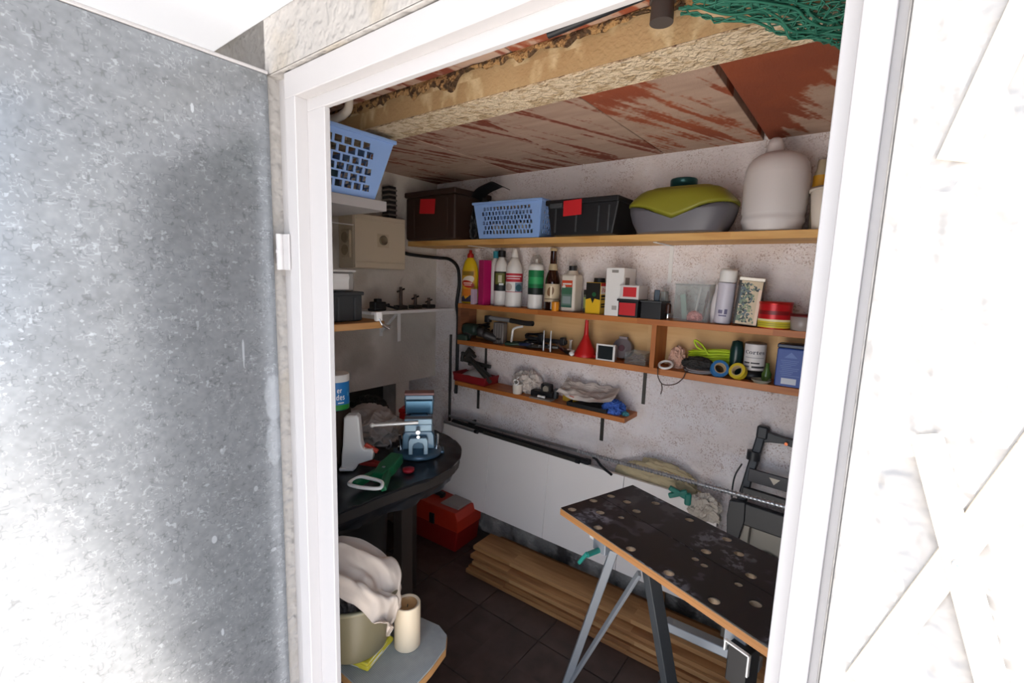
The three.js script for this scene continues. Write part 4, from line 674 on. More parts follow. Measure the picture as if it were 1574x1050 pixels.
one('power_cable', 'black cable running from the electrical box round the corner and down the wall', 'cable', tube([[-2.03, 1.63, -1.645], [-2.06, 1.612, -1.72], [-2.075, 1.605, -1.85], [-2.05, 1.6, -1.955], [-1.97, 1.592, -1.972], [-1.91, 1.55, -1.975], [-1.892, 1.46, -1.975], [-1.9, 1.33, -1.965], [-1.886, 1.27, -1.962], [-1.888, 1.1, -1.965], [-1.892, 0.95, -1.968], [-1.9, 0.8, -1.97]], 0.0095, 120, 10), M.black);
one('steel_bar', 'thin dark steel bar standing upright in the far left corner', 'bar', rod([-1.945, 0.62, -1.965], [-1.95, 1.15, -1.972], 0.008, 0.008, 12), mat('#241d1b', 0.5));
{
  const t = thing('wall_shelf', 'narrow white shelf on the left wall in front of the corner', 'shelf', [-2.0, 1.312, -1.66]);
  part(t, 'board', box(0.2, 0.016, 0.57, 0, -0.008, 0, 0.002), M.white);
  part(t, 'bracket', join(box(0.003, 0.14, 0.02, -0.097, -0.085, 0.08, 0.0005), box(0.15, 0.003, 0.02, -0.02, -0.0175, 0.08, 0.0005), bar([-0.094, -0.13, 0.08], [0.04, -0.02, 0.08], 0.016, 0.004)), M.white);
  part(t, 'bracket', at(box(0.003, 0.15, 0.02, -0.0, -0.091, 0.085, 0.0005), 0.06, 0, 0), M.white);
}
{
  const r = rng(19);
  const dark = mat('#2b2622', 0.6);
  one('extension_lead', 'tangled black lead lying on the near end of the narrow white shelf', 'cable', tube([[0, 0.006, 0.1], [0.04, 0.012, 0.06], [-0.03, 0.01, 0.03], [0.03, 0.03, 0], [-0.02, 0.02, -0.03], [0.03, 0.008, -0.06], [-0.03, 0.014, -0.09], [0.0, 0.008, -0.12]], 0.006, 80, 8), M.black, [-1.96, 1.312, -1.5]);
  one('power_adapter', 'black power adapter on the narrow white shelf near the crate', 'adapter', join(box(0.05, 0.045, 0.07, 0, 0.0225, 0, 0.006), box(0.03, 0.02, 0.03, 0.0, 0.05, 0, 0.004)), M.black, [-1.95, 1.312, -1.45]);
  for (const [z, h, l] of [[-1.62, 0.1, 'tall rusty clamp screw on the narrow white shelf'], [-1.72, 0.06, 'shorter rusty fitting on the narrow white shelf'], [-1.82, 0.04, 'low rusty fitting at the corner end of the narrow white shelf']]) {
    const t = thing('pipe_fitting', l, 'fitting', [-1.98, 1.312, z]);
    part(t, 'foot', box(0.05, 0.02, 0.06, 0, 0.01, 0, 0.004), dark); part(t, 'stem', cyl(0.008, 0.01, h, 0, 0.018, 0, 14), mat('#4a3a32', 0.6)); part(t, 'cross_bar', at(cyl(0.005, 0.005, 0.05, 0, -0.025, 0, 10), 0, h, 0, Math.PI / 2 + 0.3), dark);
  }
}
{
  const t = thing('storage_crate', 'dark grey ribbed plastic crate on the rounded wooden shelf', 'crate', [-1.55, 1.3385, -0.815]);
  part(t, 'crate_body', box(0.42, 0.088, 0.24, 0, 0.045, 0, 0.006), mat('#2e3133', 0.55));
  part(t, 'rim', box(0.43, 0.012, 0.25, 0, 0.092, 0, 0.004), mat('#2e3133', 0.55));
  for (let i = 0; i < 4; i++) part(t, 'rib', box(0.006, 0.075, 0.008, 0.211, 0.042, -0.09 + i * 0.06, 0.002), mat('#383b3d', 0.55));
  const u = thing('plastic_box', 'frosted clear plastic box with crinkled film stacked on the dark crate', 'box', [-1.55, 1.4375, -0.80]);
  part(u, 'box_body', box(0.39, 0.062, 0.23, 0, 0.031, 0, 0.006), mat('#a6a39f', 0.3, { transmission: 0.25, thickness: 0 }));
  part(u, 'lid', box(0.4, 0.008, 0.24, 0, 0.066, 0, 0.003), mat('#c5c2be', 0.4));
  part(u, 'film', sheet(10, 16, (a, b) => [0.199 + 0.008 * fbm3(a * 4, b * 6, 2, 3), 0.006 + 0.05 * a, 0.1 - 0.19 * b], 0.0008), mat('#d9d8d6', 0.25));
}
{
  const t = thing('spring_clip', 'chrome spring clip hanging over the edge of the rounded wooden shelf', 'clip', [-1.302, 1.338, -0.965]);
  part(t, 'jaw', box(0.014, 0.032, 0.024, 0.006, 0.018, 0, 0.003), M.white); part(t, 'lever', tube([[0.01, 0.01, 0], [0.016, -0.01, -0.008], [0.014, -0.022, -0.03], [0.012, -0.026, -0.04]], 0.0035, 20, 8), M.chrome); part(t, 'lever', tube([[0.004, 0.006, -0.004], [0.01, -0.012, -0.02], [0.012, -0.018, -0.045]], 0.0035, 20, 8), M.chrome);
}
// ---------------------------------------------------------------- bench on the left
const BENCH = 0.79;
{
  const t = thing('workbench', 'bench covered in wrinkled black plastic along the left wall', 'workbench', [0, 0, 0]);
  const outline = []; // seen from above, counter-clockwise from the wall
  const N = 160, raw = [[-2.46, -0.64], [-1.17, -0.64], [-1.16, -0.9], [-1.14, -1.08], [-1.15, -1.18], [-1.19, -1.27], [-1.27, -1.36], [-1.37, -1.41], [-1.5, -1.43], [-1.7, -1.45], [-2.46, -1.45]];
  const seg = []; let L = 0; for (let i = 0; i < raw.length; i++) { const a = raw[i], b = raw[(i + 1) % raw.length], d = Math.hypot(b[0] - a[0], b[1] - a[1]); seg.push([a, b, L, d]); L += d; }
  for (let i = 0; i < N; i++) { const s = i / N * L, q = seg.find((e) => s < e[2] + e[3]) ?? seg.at(-1), k = (s - q[2]) / q[3]; outline.push([lerp(q[0][0], q[1][0], k), lerp(q[0][1], q[1][1], k)]); }
  for (let p = 0; p < 3; p++) { const c = outline.map((o) => [...o]); for (let i = 0; i < N; i++) for (const k of [0, 1]) outline[i][k] = (c[(i + N - 1) % N][k] + 2 * c[i][k] + c[(i + 1) % N][k]) / 4; }
  const C = [-1.8, -1.04], rings = 26, pos = [], idx = [];
  for (let j = 0; j <= rings; j++) for (let i = 0; i < N; i++) { const k = 1 - Math.pow(1 - j / rings, 1.4), x = lerp(C[0], outline[i][0], k), z = lerp(C[1], outline[i][1], k); pos.push(x, BENCH + 0.0035 + 0.014 * (1 - Math.abs(2 * fbm3(x * 11, z * 11, 4, 3) - 1) - 0.65), z); }
  const skirt = 8; for (let j = 1; j <= skirt; j++) for (let i = 0; i < N; i++) { const [x, z] = outline[i], a = outline[(i + 1) % N], b = outline[(i + N - 1) % N], nx = -(a[1] - b[1]), nz = a[0] - b[0], l = Math.hypot(nx, nz) || 1, w = 0.002 + 0.034 * (1 - Math.abs(2 * fbm3(i * 0.3 + j * 0.2, j * 0.25, 7, 3) - 1)) * (j / skirt + 0.25), s = -1; pos.push(x + s * nx / l * w, BENCH - j * (0.05 + 0.035 * fbm3(i * 0.06, 3, 2, 2)) / skirt * 1.25, z + s * nz / l * w); }
  const rows = rings + skirt; for (let j = 0; j < rows; j++) for (let i = 0; i < N; i++) { const a = j * N + i, b = j * N + (i + 1) % N, c = a + N, d = b + N; idx.push(a, b, c, b, d, c); }
  const g = new THREE.BufferGeometry(); g.setAttribute('position', new THREE.Float32BufferAttribute(pos, 3)); g.setIndex(idx); g.computeVertexNormals();
  part(t, 'plastic_cover', g, new THREE.MeshPhysicalMaterial({ color: '#242528', roughness: 0.28, side: THREE.DoubleSide }), 'wrinkled black plastic cover');
  part(t, 'bench_top', at(ext(shape(outline.filter((_, i) => i % 2 === 0).map(([x, z]) => [(x - C[0]) * 0.985 + C[0], -((z - C[1]) * 0.985 + C[1])])), 0.03, 0.002), 0, BENCH - 0.036, 0, -Math.PI / 2), mat('#2c2622', 0.7));
  for (const [x, z] of [[-1.235, -1.02], [-2.3, -1.36], [-2.3, -0.72], [-1.6, -1.36]]) part(t, 'leg', box(0.05, BENCH - 0.036, 0.05, x, (BENCH - 0.036) / 2, z, 0.004), mat('#2a1e17', 0.7));
}
{ // bench vice
  const t = thing('bench_vise', 'blue grey bench vice with a long white handle bar on the black bench', 'vise', [-1.345, BENCH + 0.0085, -1.19], 0.82);
  part(t, 'swivel_base', join(lathe([[0, 0], [0.088, 0], [0.09, 0.006], [0.09, 0.016], [0.078, 0.024], [0.06, 0.034], [0.055, 0.05], [0, 0.05]], 40), box(0.2, 0.014, 0.05, 0, 0.009, 0, 0.006)), M.vise);
  part(t, 'vise_body', join(at(ext(shape([[-0.058, 0], [0.058, 0], [0.055, 0.05], [0.048, 0.062], [-0.048, 0.062], [-0.055, 0.05]]), 0.12, 0.004), 0, 0.044, -0.06), box(0.07, 0.05, 0.16, 0, 0.13, -0.02, 0.008)), M.vise);
  part(t, 'arch', at(ext(shape([[-0.034, 0], [-0.034, 0.05], [-0.028, 0.06], [0.028, 0.06], [0.034, 0.05], [0.034, 0], [0.022, 0], [0.022, 0.03], [0.016, 0.042], [0, 0.047], [-0.016, 0.042], [-0.022, 0.03], [-0.022, 0]]), 0.02, 0.002), 0, 0.03, 0.068), M.viseLight);
  part(t, 'fixed_jaw', join(at(ext(shape([[-0.05, 0], [0.05, 0], [0.054, 0.06], [-0.054, 0.06]]), 0.035, 0.004), 0, 0.15, -0.07), box(0.112, 0.02, 0.05, 0, 0.218, -0.05, 0.004)), M.vise);
  part(t, 'jaw_plate', box(0.104, 0.048, 0.01, 0, 0.182, -0.024, 0.002), mat('#53809b', 0.3, { metalness: 0.4 }));
  part(t, 'jaw_top', box(0.116, 0.01, 0.054, 0, 0.232, -0.05, 0.003), mat('#8f6a66', 0.5), 'worn reddish top of the fixed jaw');
  part(t, 'moving_jaw', join(box(0.104, 0.03, 0.04, 0, 0.128, 0.06, 0.005), box(0.104, 0.024, 0.05, 0, 0.154, 0.062, 0.004)), M.viseLight);
  part(t, 'jaw_plate', box(0.102, 0.018, 0.03, 0, 0.158, 0.066, 0.002), mat('#6b5c52', 0.5));
  part(t, 'screw', at(cyl(0.008, 0.008, 0.06, 0, 0, 0, 20), 0, 0.128, 0.07, Math.PI / 2), M.steel);
  part(t, 'handle_bar', join(rod([0.0, 0.155, 0.095], [-0.165, 0.15, 0.1], 0.0065, 0.0065, 14), new THREE.SphereGeometry(0.009, 14, 10).translate(-0.165, 0.15, 0.1)), mat('#e9e7e2', 0.3, { metalness: 0.3 }), 'shiny white handle bar');
  part(t, 'bolt', at(cyl(0.0055, 0.0055, 0.012, 0, 0, 0, 14), 0, 0.098, 0.082, Math.PI / 2), M.chrome);
  for (const s of [-1, 1]) part(t, 'lock_lever', join(rod([s * 0.07, 0.03, 0.02], [s * 0.072, 0.085, 0.025], 0.006, 0.005), cyl(0.01, 0.01, 0.02, s * 0.07, 0.016, 0.02, 14)), M.chrome);
}
one('cleaning_rag', 'crumpled grey rag lying on the black bench left of the vice', 'rag', crumple(0.13, 0.085, 0.12, 52, 0.5, 1.8, 34, -0.35), M.ragGrey, [-1.66, BENCH + 0.006, -1.17], 0.4);
{
  const t = thing('caulking_gun', 'upright white plastic applicator gun standing on the black bench', 'applicator', [-1.4, BENCH + 0.008, -0.945], 0.75);
  const k = 1 / 1417, P = [[140, 420], [150, 412], [188, 410], [196, 418], [206, 545], [214, 572], [230, 588], [262, 588], [266, 600], [262, 628], [225, 640], [192, 652], [180, 676], [170, 684], [130, 680], [124, 668], [126, 610], [132, 560]].map(([x, y]) => [(x - 185) * k, (684 - y) * k]);
  part(t, 'gun_body', at(ext(shape(P.reverse()), 0.032, 0.006), 0, 0.004, -0.016), M.white);
  part(t, 'base_plate', box(0.05, 0.012, 0.06, -0.03, 0.006, 0, 0.004), M.white);
  part(t, 'trigger', bar([0.03, 0.09, 0], [0.075, 0.062, 0], 0.014, 0.016, 0, 0.004), mat('#b9402c', 0.4), 'red trigger');
}
{
  const t = thing('staple_gun', 'green hand stapler with an open white lever lying on the black bench', 'stapler', [-1.235, BENCH + 0.012, -0.915], 0.45);
  part(t, 'stapler_body', at(ext(shape([[-0.015, -0.015], [0.015, -0.015], [0.024, 0.05], [0.02, 0.12], [-0.02, 0.125], [-0.026, 0.05]]), 0.03, 0.004), 0, 0.004, -0.02, -Math.PI / 2 + 0.12), M.green);
  part(t, 'arm', bar([-0.045, 0.02, 0.075], [-0.022, 0.022, -0.03], 0.02, 0.026, 0, 0.005), M.green);
  part(t, 'arm', bar([0.05, 0.018, 0.065], [0.02, 0.024, -0.03], 0.02, 0.026, 0, 0.005), M.green);
  part(t, 'lever', tube([[-0.06, 0.028, 0.075], [-0.04, 0.036, 0.045], [-0.01, 0.036, 0.045], [0.045, 0.034, 0.06], [0.05, 0.026, 0.08], [-0.055, 0.026, 0.085]], 0.006, 50, 8, true), M.white, 'white lever loop');
  part(t, 'screw', cyl(0.006, 0.006, 0.008, 0.0, 0.034, -0.04, 14), M.steel);
}
one('round_dish', 'tiny red dish lying on the bench in front of the vice', 'dish', lathe([[0, 0], [0.02, 0], [0.021, 0.012], [0, 0.014]], 20), mat('#a31f2c', 0.4), [-1.235, BENCH + 0.01, -1.045]);
one('clamp_bar', 'dark red hand clamp lying between white applicator and vice', 'clamp', join(bar([-0.05, 0.02, 0], [0.05, 0.014, 0.02], 0.018, 0.018, 0, 0.004), bar([-0.05, 0.02, 0.03], [0.04, 0.014, 0.02], 0.014, 0.014, 0, 0.004)), mat('#8e2320', 0.5), [-1.36, BENCH + 0.008, -1.0], 0.4);
one('tool_pouch', 'dark crumpled bag at the back of the bench behind the grey rag', 'bag', crumple(0.09, 0.06, 0.07, 61, 0.35, 2, 16), mat('#25221f', 0.8), [-1.9, BENCH + 0.008, -1.36]);
one('wall_hook', 'small silver hook lying at the back of the bench beside the vice', 'hook', tube([[0, 0.006, 0], [0.02, 0.01, 0], [0.03, 0.03, 0], [0.02, 0.045, 0]], 0.004, 20, 8), M.steel, [-1.47, BENCH + 0.008, -1.13]);
{
  const t = thing('toolbox', 'small bright red box standing on the bench behind the vice', 'box', [-1.625, BENCH + 0.006, -1.395], 0.5);
  part(t, 'box_body', box(0.1, 0.07, 0.07, 0, 0.036, 0, 0.008), M.red); part(t, 'lid', box(0.104, 0.02, 0.074, 0, 0.08, 0, 0.006), M.red); part(t, 'handle', tube([[-0.03, 0.09, 0], [-0.02, 0.11, 0], [0.02, 0.11, 0], [0.03, 0.09, 0]], 0.005, 20, 8), M.red);
}
one('carton', 'dark brown cardboard box under the blue jar on the bench', 'box', box(0.17, 0.205, 0.12, 0, 0.1025, 0, 0.003), mat('#3a2c22', 0.85), [-1.56, BENCH + 0.008, -0.912], 0.1);
{
  const t = thing('jar', 'blue wipes jar with white lettering and a white lid at the left jamb', 'jar', [-1.503, BENCH + 0.214, -0.933]);
  part(t, 'jar_body', lathe([[0, 0], [0.043, 0], [0.045, 0.004], [0.045, 0.105], [0, 0.105]], 36), mat('#1f7fc4', 0.35));
  part(t, 'lid', lathe([[0.046, 0.104], [0.046, 0.128], [0.043, 0.131], [0, 0.131]], 36), M.white);
  part(t, 'label', band(0.0455, 0.1, 0.002, 4, 0.95), print(512, 200, (c, w, h) => { c.fillStyle = '#1c7cc6'; c.fillRect(0, 0, w, h); c.fillStyle = '#2e9a3e'; c.beginPath(); c.ellipse(w * 0.55, h + 20, 300, 60, 0, 0, 7); c.fill(); c.fillStyle = '#3fa6dd'; c.beginPath(); c.arc(400, 90, 16, 0, 7); c.fill(); c.fillStyle = '#f3f6f8'; c.font = 'bold 50px sans-serif'; c.fillText('er', 270, 72); c.font = 'bold 54px sans-serif'; c.fillText('des', 262, 124); c.fillRect(280, 142, 60, 8); }));
}
// ---------------------------------------------------------------- under the bench and by the door
{
  const t = thing('dust_bin', 'big black round bin under the bench', 'bin', [-1.62, 0, -0.985]);
  part(t, 'bin_body', lathe([[0, 0], [0.185, 0], [0.19, 0.01], [0.215, 0.63], [0.207, 0.63], [0.183, 0.012], [0, 0.012]], 48), mat('#1a1b1c', 0.5)); part(t, 'rim', at(new THREE.TorusGeometry(0.217, 0.009, 10, 56), 0, 0.63, 0, Math.PI / 2), mat('#2b2d2e', 0.45)); part(t, 'bag_liner', lathe([[0.222, 0.56], [0.2275, 0.64], [0.21, 0.645], [0.17, 0.6]], 48), mat('#2a2b2b', 0.35));
}
{ // stool with a grey top
  const t = thing('stool', 'low stool with a grey woven top and pale wood edge by the left jamb', 'stool', [0, 0, 0]);
  const o = [[-1.45, -0.62], [-0.79, -0.62], [-0.815, -0.70], [-0.827, -0.78], [-0.845, -0.85], [-0.875, -0.885], [-0.92, -0.897], [-0.985, -0.885], [-1.45, -0.70]].map(([x, z]) => [x, -z]);
  const weave = tex(256, (u, v) => { const a = 0.5 + 0.5 * Math.sin(u * 2 * Math.PI * 48), b = 0.5 + 0.5 * Math.sin(v * 2 * Math.PI * 48); return mix(hx('#868a88'), hx('#b4b6b2'), 0.35 * a + 0.35 * b + 0.3 * pf(u, v, 12, 91, 3)); });
  part(t, 'seat_core', at(ext(shape(o), 0.02, 0.002), 0, 0.424, 0, -Math.PI / 2), M.ply);
  part(t, 'seat_top', uvm(at(ext(shape(o), 0.003, 0.001), 0, 0.447, 0, -Math.PI / 2), 5), new THREE.MeshPhysicalMaterial({ map: weave, roughness: 0.85 }), 'grey woven top');
  part(t, 'frame_rail', box(0.5, 0.05, 0.03, -1.15, 0.395, -0.66, 0.004), M.beechDark);
  for (const [x, z] of [[-1.38, -0.68], [-0.86, -0.66], [-0.94, -0.83]]) part(t, 'leg', rod([x, 0.424, z], [x, 0, z], 0.016, 0.013), M.greyDark);
}
{
  const t = thing('candle', 'thick cream pillar candle standing on the grey stool', 'candle', [-0.937, 0.4515, -0.79]);
  part(t, 'wax', lathe([[0, 0], [0.034, 0], [0.0365, 0.003], [0.0365, 0.128], [0.034, 0.132], [0.028, 0.128], [0.02, 0.118], [0, 0.115]], 40), mat('#e6d2b4', 0.5, { sheen: 0.2 }));
  part(t, 'wax_pool', lathe([[0, 0.1165], [0.021, 0.1195], [0.0275, 0.1285]], 32), mat('#b28a5c', 0.35), 'darker wax in the burnt hollow');
  part(t, 'wick', rod([0, 0.115, 0], [0.002, 0.126, 0.001], 0.0012), M.black);
}
{
  const t = thing('bucket', 'olive translucent plastic bucket under a draped rag beside the left jamb', 'bucket', [-1.04, 0.474, -0.69]);
  part(t, 'bucket_body', lathe([[0, 0], [0.085, 0], [0.088, 0.004], [0.118, 0.17], [0.113, 0.17], [0.084, 0.006], [0, 0.006]], 44), mat('#7d745a', 0.4, { transmission: 0.1, thickness: 0 })); part(t, 'rim', at(new THREE.TorusGeometry(0.119, 0.006, 10, 48), 0, 0.168, 0, Math.PI / 2), mat('#8a8266', 0.4));
  one('cleaning_cloth', 'folded yellow and white cloth under the olive bucket', 'cloth', join(box(0.15, 0.014, 0.12, 0, 0.0075, 0, 0.006), box(0.14, 0.008, 0.11, 0.002, 0.0185, 0.003, 0.004)), new THREE.MeshPhysicalMaterial({ roughness: 0.9, map: tex(64, (u, v) => mix(hx('#d8c63a'), hx('#e2ddd2'), sm(0.38, 0.46, pf(u, v, 3, 6, 2)))) }), [-1.03, 0.451, -0.695], 0.3);
  { // rag: v follows the cloth from inside the bucket to its hanging end, u runs across it
    const path = new THREE.CatmullRomCurve3([[-0.15, 0.17, 0], [-0.11, 0.235, 0], [-0.04, 0.262, 0], [0.03, 0.245, 0], [0.085, 0.205, 0], [0.118, 0.16, 0], [0.122, 0.11, 0], [0.117, 0.075, 0]].map(([x, y, z]) => V(x * 0.97, y + 0.022, z)));
    one('draped_rag', 'pale beige rag heaped on the olive bucket and hanging over its rim', 'rag', sheet(44, 56, (u, v) => {
      const p = path.getPoint(v), w = (u - 0.45) * 2, n = fbm3(u * 4 + 2, v * 5, 5, 3) - 0.5, m = fbm3(u * 11, v * 9, 8, 2) - 0.5, fold = Math.sin(u * 15 + v * 5 + n * 5);
      const W = lerp(0.12, 0.05, sm(0.5, 1, v)) * (1 + 0.3 * n), drop = Math.pow(Math.abs(w), 1.8) * lerp(0.03, 0.02, sm(0.4, 0.9, v));
      return [p.x + 0.012 * fold * sm(0.4, 0.8, v) + 0.03 * n, p.y - drop + 0.016 * fold + 0.035 * n + 0.014 * m, w * W * 0.8 + 0.03 + 0.02 * m];
    }, 0.0025), M.ragCream, [-1.04, 0.474, -0.69], 0.648);
    one('draped_rag', 'darker grey rag stuffed inside the olive bucket under the beige rag', 'rag', crumple(0.08, 0.07, 0.08, 83, 0.5, 2, 20), mat('#7d736c', 0.95), [-1.04, 0.555, -0.69], 0.2);
  }
}
// ---------------------------------------------------------------- along the back wall
{
  const t = thing('wall_panel', 'long white board in sections leaning along the foot of the back wall', 'board', [-1.22, 0.195, -1.868]);
  const w = [0.36, 0.385, 0.4, 0.4]; let x = -0.7;
  for (const q of w) { part(t, 'panel_section', at(box(q - 0.0025, 0.44, 0.018, 0, 0.22, 0, 0.0015), x + q / 2, 0, 0, -0.07), M.whiteBoard); x += q; }
  part(t, 'back_batten', at(box(1.5, 0.05, 0.02, 0.04, 0.06, -0.02, 0.002), 0, 0, 0, -0.07), M.ply);
  for (const bx of [-0.66, 0.635]) part(t, 'foot_block', box(0.05, bx < 0 ? 0.195 : 0.088, 0.05, bx, bx < 0 ? -0.0975 : -0.044, -0.02, 0.002), M.ply);
}
{
  const t = thing('threaded_rod', 'long ridged steel rod propped along the back wall above the white board', 'rod', [0, 0, 0]);
  const pts = []; const a = V(-1.915, 0.663, -1.935), b = V(0.25, 0.755, -1.775);
  part(t, 'core', rod(a.toArray(), b.toArray(), 0.0075, 0.0075, 14), M.steel);
  const h = []; for (let i = 0; i <= 90 * 8; i++) { const k = i / 720, p = a.clone().lerp(b, lerp(0.42, 1, k)), q = i / 8 * Math.PI * 2; h.push([p.x, p.y + 0.0075 * Math.cos(q), p.z + 0.0075 * Math.sin(q)]); }
  part(t, 'thread', tube(h, 0.0032, 1400, 5), M.steel);
  part(t, 'wall_clip', box(0.012, 0.03, 0.06, -1.75, 0.65, -1.956, 0.002), M.darkSteel); part(t, 'wall_clip', box(0.012, 0.02, 0.21, 0.1, 0.736, -1.885, 0.002), M.darkSteel);
}
for (const [x0, x1, y, z, m, r, l] of [[-1.86, -0.98, 0.645, -1.91, 'black', 0.016, 'long black tube lying on top of the white board'], [-1.6, -1.02, 0.646, -1.885, 'darkSteel', 0.009, 'dark steel tube lying in front of the long black tube'], [-1.9, -1.66, 0.645, -1.88, 'steel', 0.01, 'short grey steel tube at the corner end of the white board']]) {
  const t = thing('metal_tube', l, 'tube', [0, 0, 0]); part(t, 'tube', rod([x0, y, z], [x1, y - 0.004, z], r, r, 16), M[m]); part(t, 'end_cap', rod([x1, y - 0.004, z], [x1 + 0.02, y - 0.004, z], r * 1.15, r * 1.15, 16), M.black);
}
one('pry_bar', 'short black bent bar lying on the white board beside the rod', 'bar', tube([[-0.06, 0.03, -0.02], [-0.04, 0.03, -0.01], [0.0, 0.012, 0.01], [0.06, -0.004, 0.03]], 0.006, 24, 8), M.black, [-0.88, 0.645, -1.885]);
one('paper_bag', 'beige cloth bag stuffed behind the white board under the rod', 'bag', crumple(0.15, 0.085, 0.03, 71, 0.55, 1.6, 22), mat('#b9ab8a', 0.9), [-0.645, 0.575, -1.945]);
one('plastic_bag', 'crumpled clear bag beside the teal clamp behind the workbench top', 'bag', crumple(0.055, 0.06, 0.03, 76, 0.5, 2.2, 18), mat('#b9b0a4', 0.4), [-0.425, 0.565, -1.885]);
{
  const t = thing('hand_clamp', 'teal plastic spring clamp on the white board behind the folding workbench', 'clamp', [-0.53, 0.632, -1.865], 0.3);
  for (const s of [-1, 1]) part(t, 'arm', bar([-0.035, 0.012 + s * 0.018, 0.0], [0.035, 0.012 - s * 0.012, 0], 0.02, 0.018, 0, 0.005), mat('#177a6c', 0.45));
  part(t, 'jaw_pad', box(0.026, 0.05, 0.026, 0.04, -0.006, 0, 0.008), mat('#177a6c', 0.45));
}
{ // planks on the floor
  const P = [[0.0, -1.715, 0.13, 0], [0.021, -1.722, 0.13, 1], [0.042, -1.735, 0.13, 2], [0.063, -1.748, 0.13, 0], [0.0, -1.862, 0.13, 1], [0.021, -1.868, 0.13, 0], [0.042, -1.882, 0.13, 1], [0.084, -1.80, 0.15, 2]];
  const L = ['lowest front plank of the stack along the back wall', 'second lowest front plank of the stack along the back wall', 'third front plank from the floor in the stack along the back wall', 'fourth front plank from the floor in the stack along the back wall', 'lowest rear plank of the stack along the back wall', 'middle rear plank of the stack along the back wall', 'upper rear plank of the stack along the back wall', 'topmost plank lying across the stack along the back wall'];
  P.forEach(([y, z, w, k], i) => one('wooden_plank', L[i], 'plank', uvm(box(1.72, 0.02, w, 0, 0.01, 0, 0.002), 1.6), M.plank[k], [-0.62 + (i % 3) * 0.012 - (i === 7 ? 0.03 : 0), 0.0005 + y, z], 0.03, 'planks stacked along the back wall'));
}
{
  const t = thing('toolbox', 'red plastic toolbox with a grey organiser lid on the floor under the bench end', 'toolbox', [-1.83, 0, -1.80], 0.06);
  part(t, 'tray_base', at(ext(shape([[-0.18, 0], [0.18, 0], [0.195, 0.11], [-0.195, 0.11]]), 0.19, 0.005), 0, 0.006, -0.095), M.toolRedDark);
  part(t, 'lid', at(ext(shape([[-0.2, 0], [0.2, 0], [0.2, 0.06], [0.185, 0.098], [-0.185, 0.098], [-0.2, 0.06]]), 0.2, 0.005), 0, 0.124, -0.1), M.toolRed);
  part(t, 'organiser_lid', join(box(0.13, 0.008, 0.13, 0.11, 0.23, 0, 0.003), box(0.12, 0.006, 0.05, 0.11, 0.234, 0.03, 0.002)), mat('#9a8d88', 0.3));
  part(t, 'handle', join(box(0.15, 0.02, 0.03, -0.06, 0.243, 0, 0.005), box(0.02, 0.02, 0.03, -0.12, 0.23, 0, 0.004), box(0.02, 0.02, 0.03, 0.0, 0.23, 0, 0.004)), M.black);
  part(t, 'latch', box(0.035, 0.06, 0.012, 0.02, 0.15, 0.106, 0.003), M.black);
}
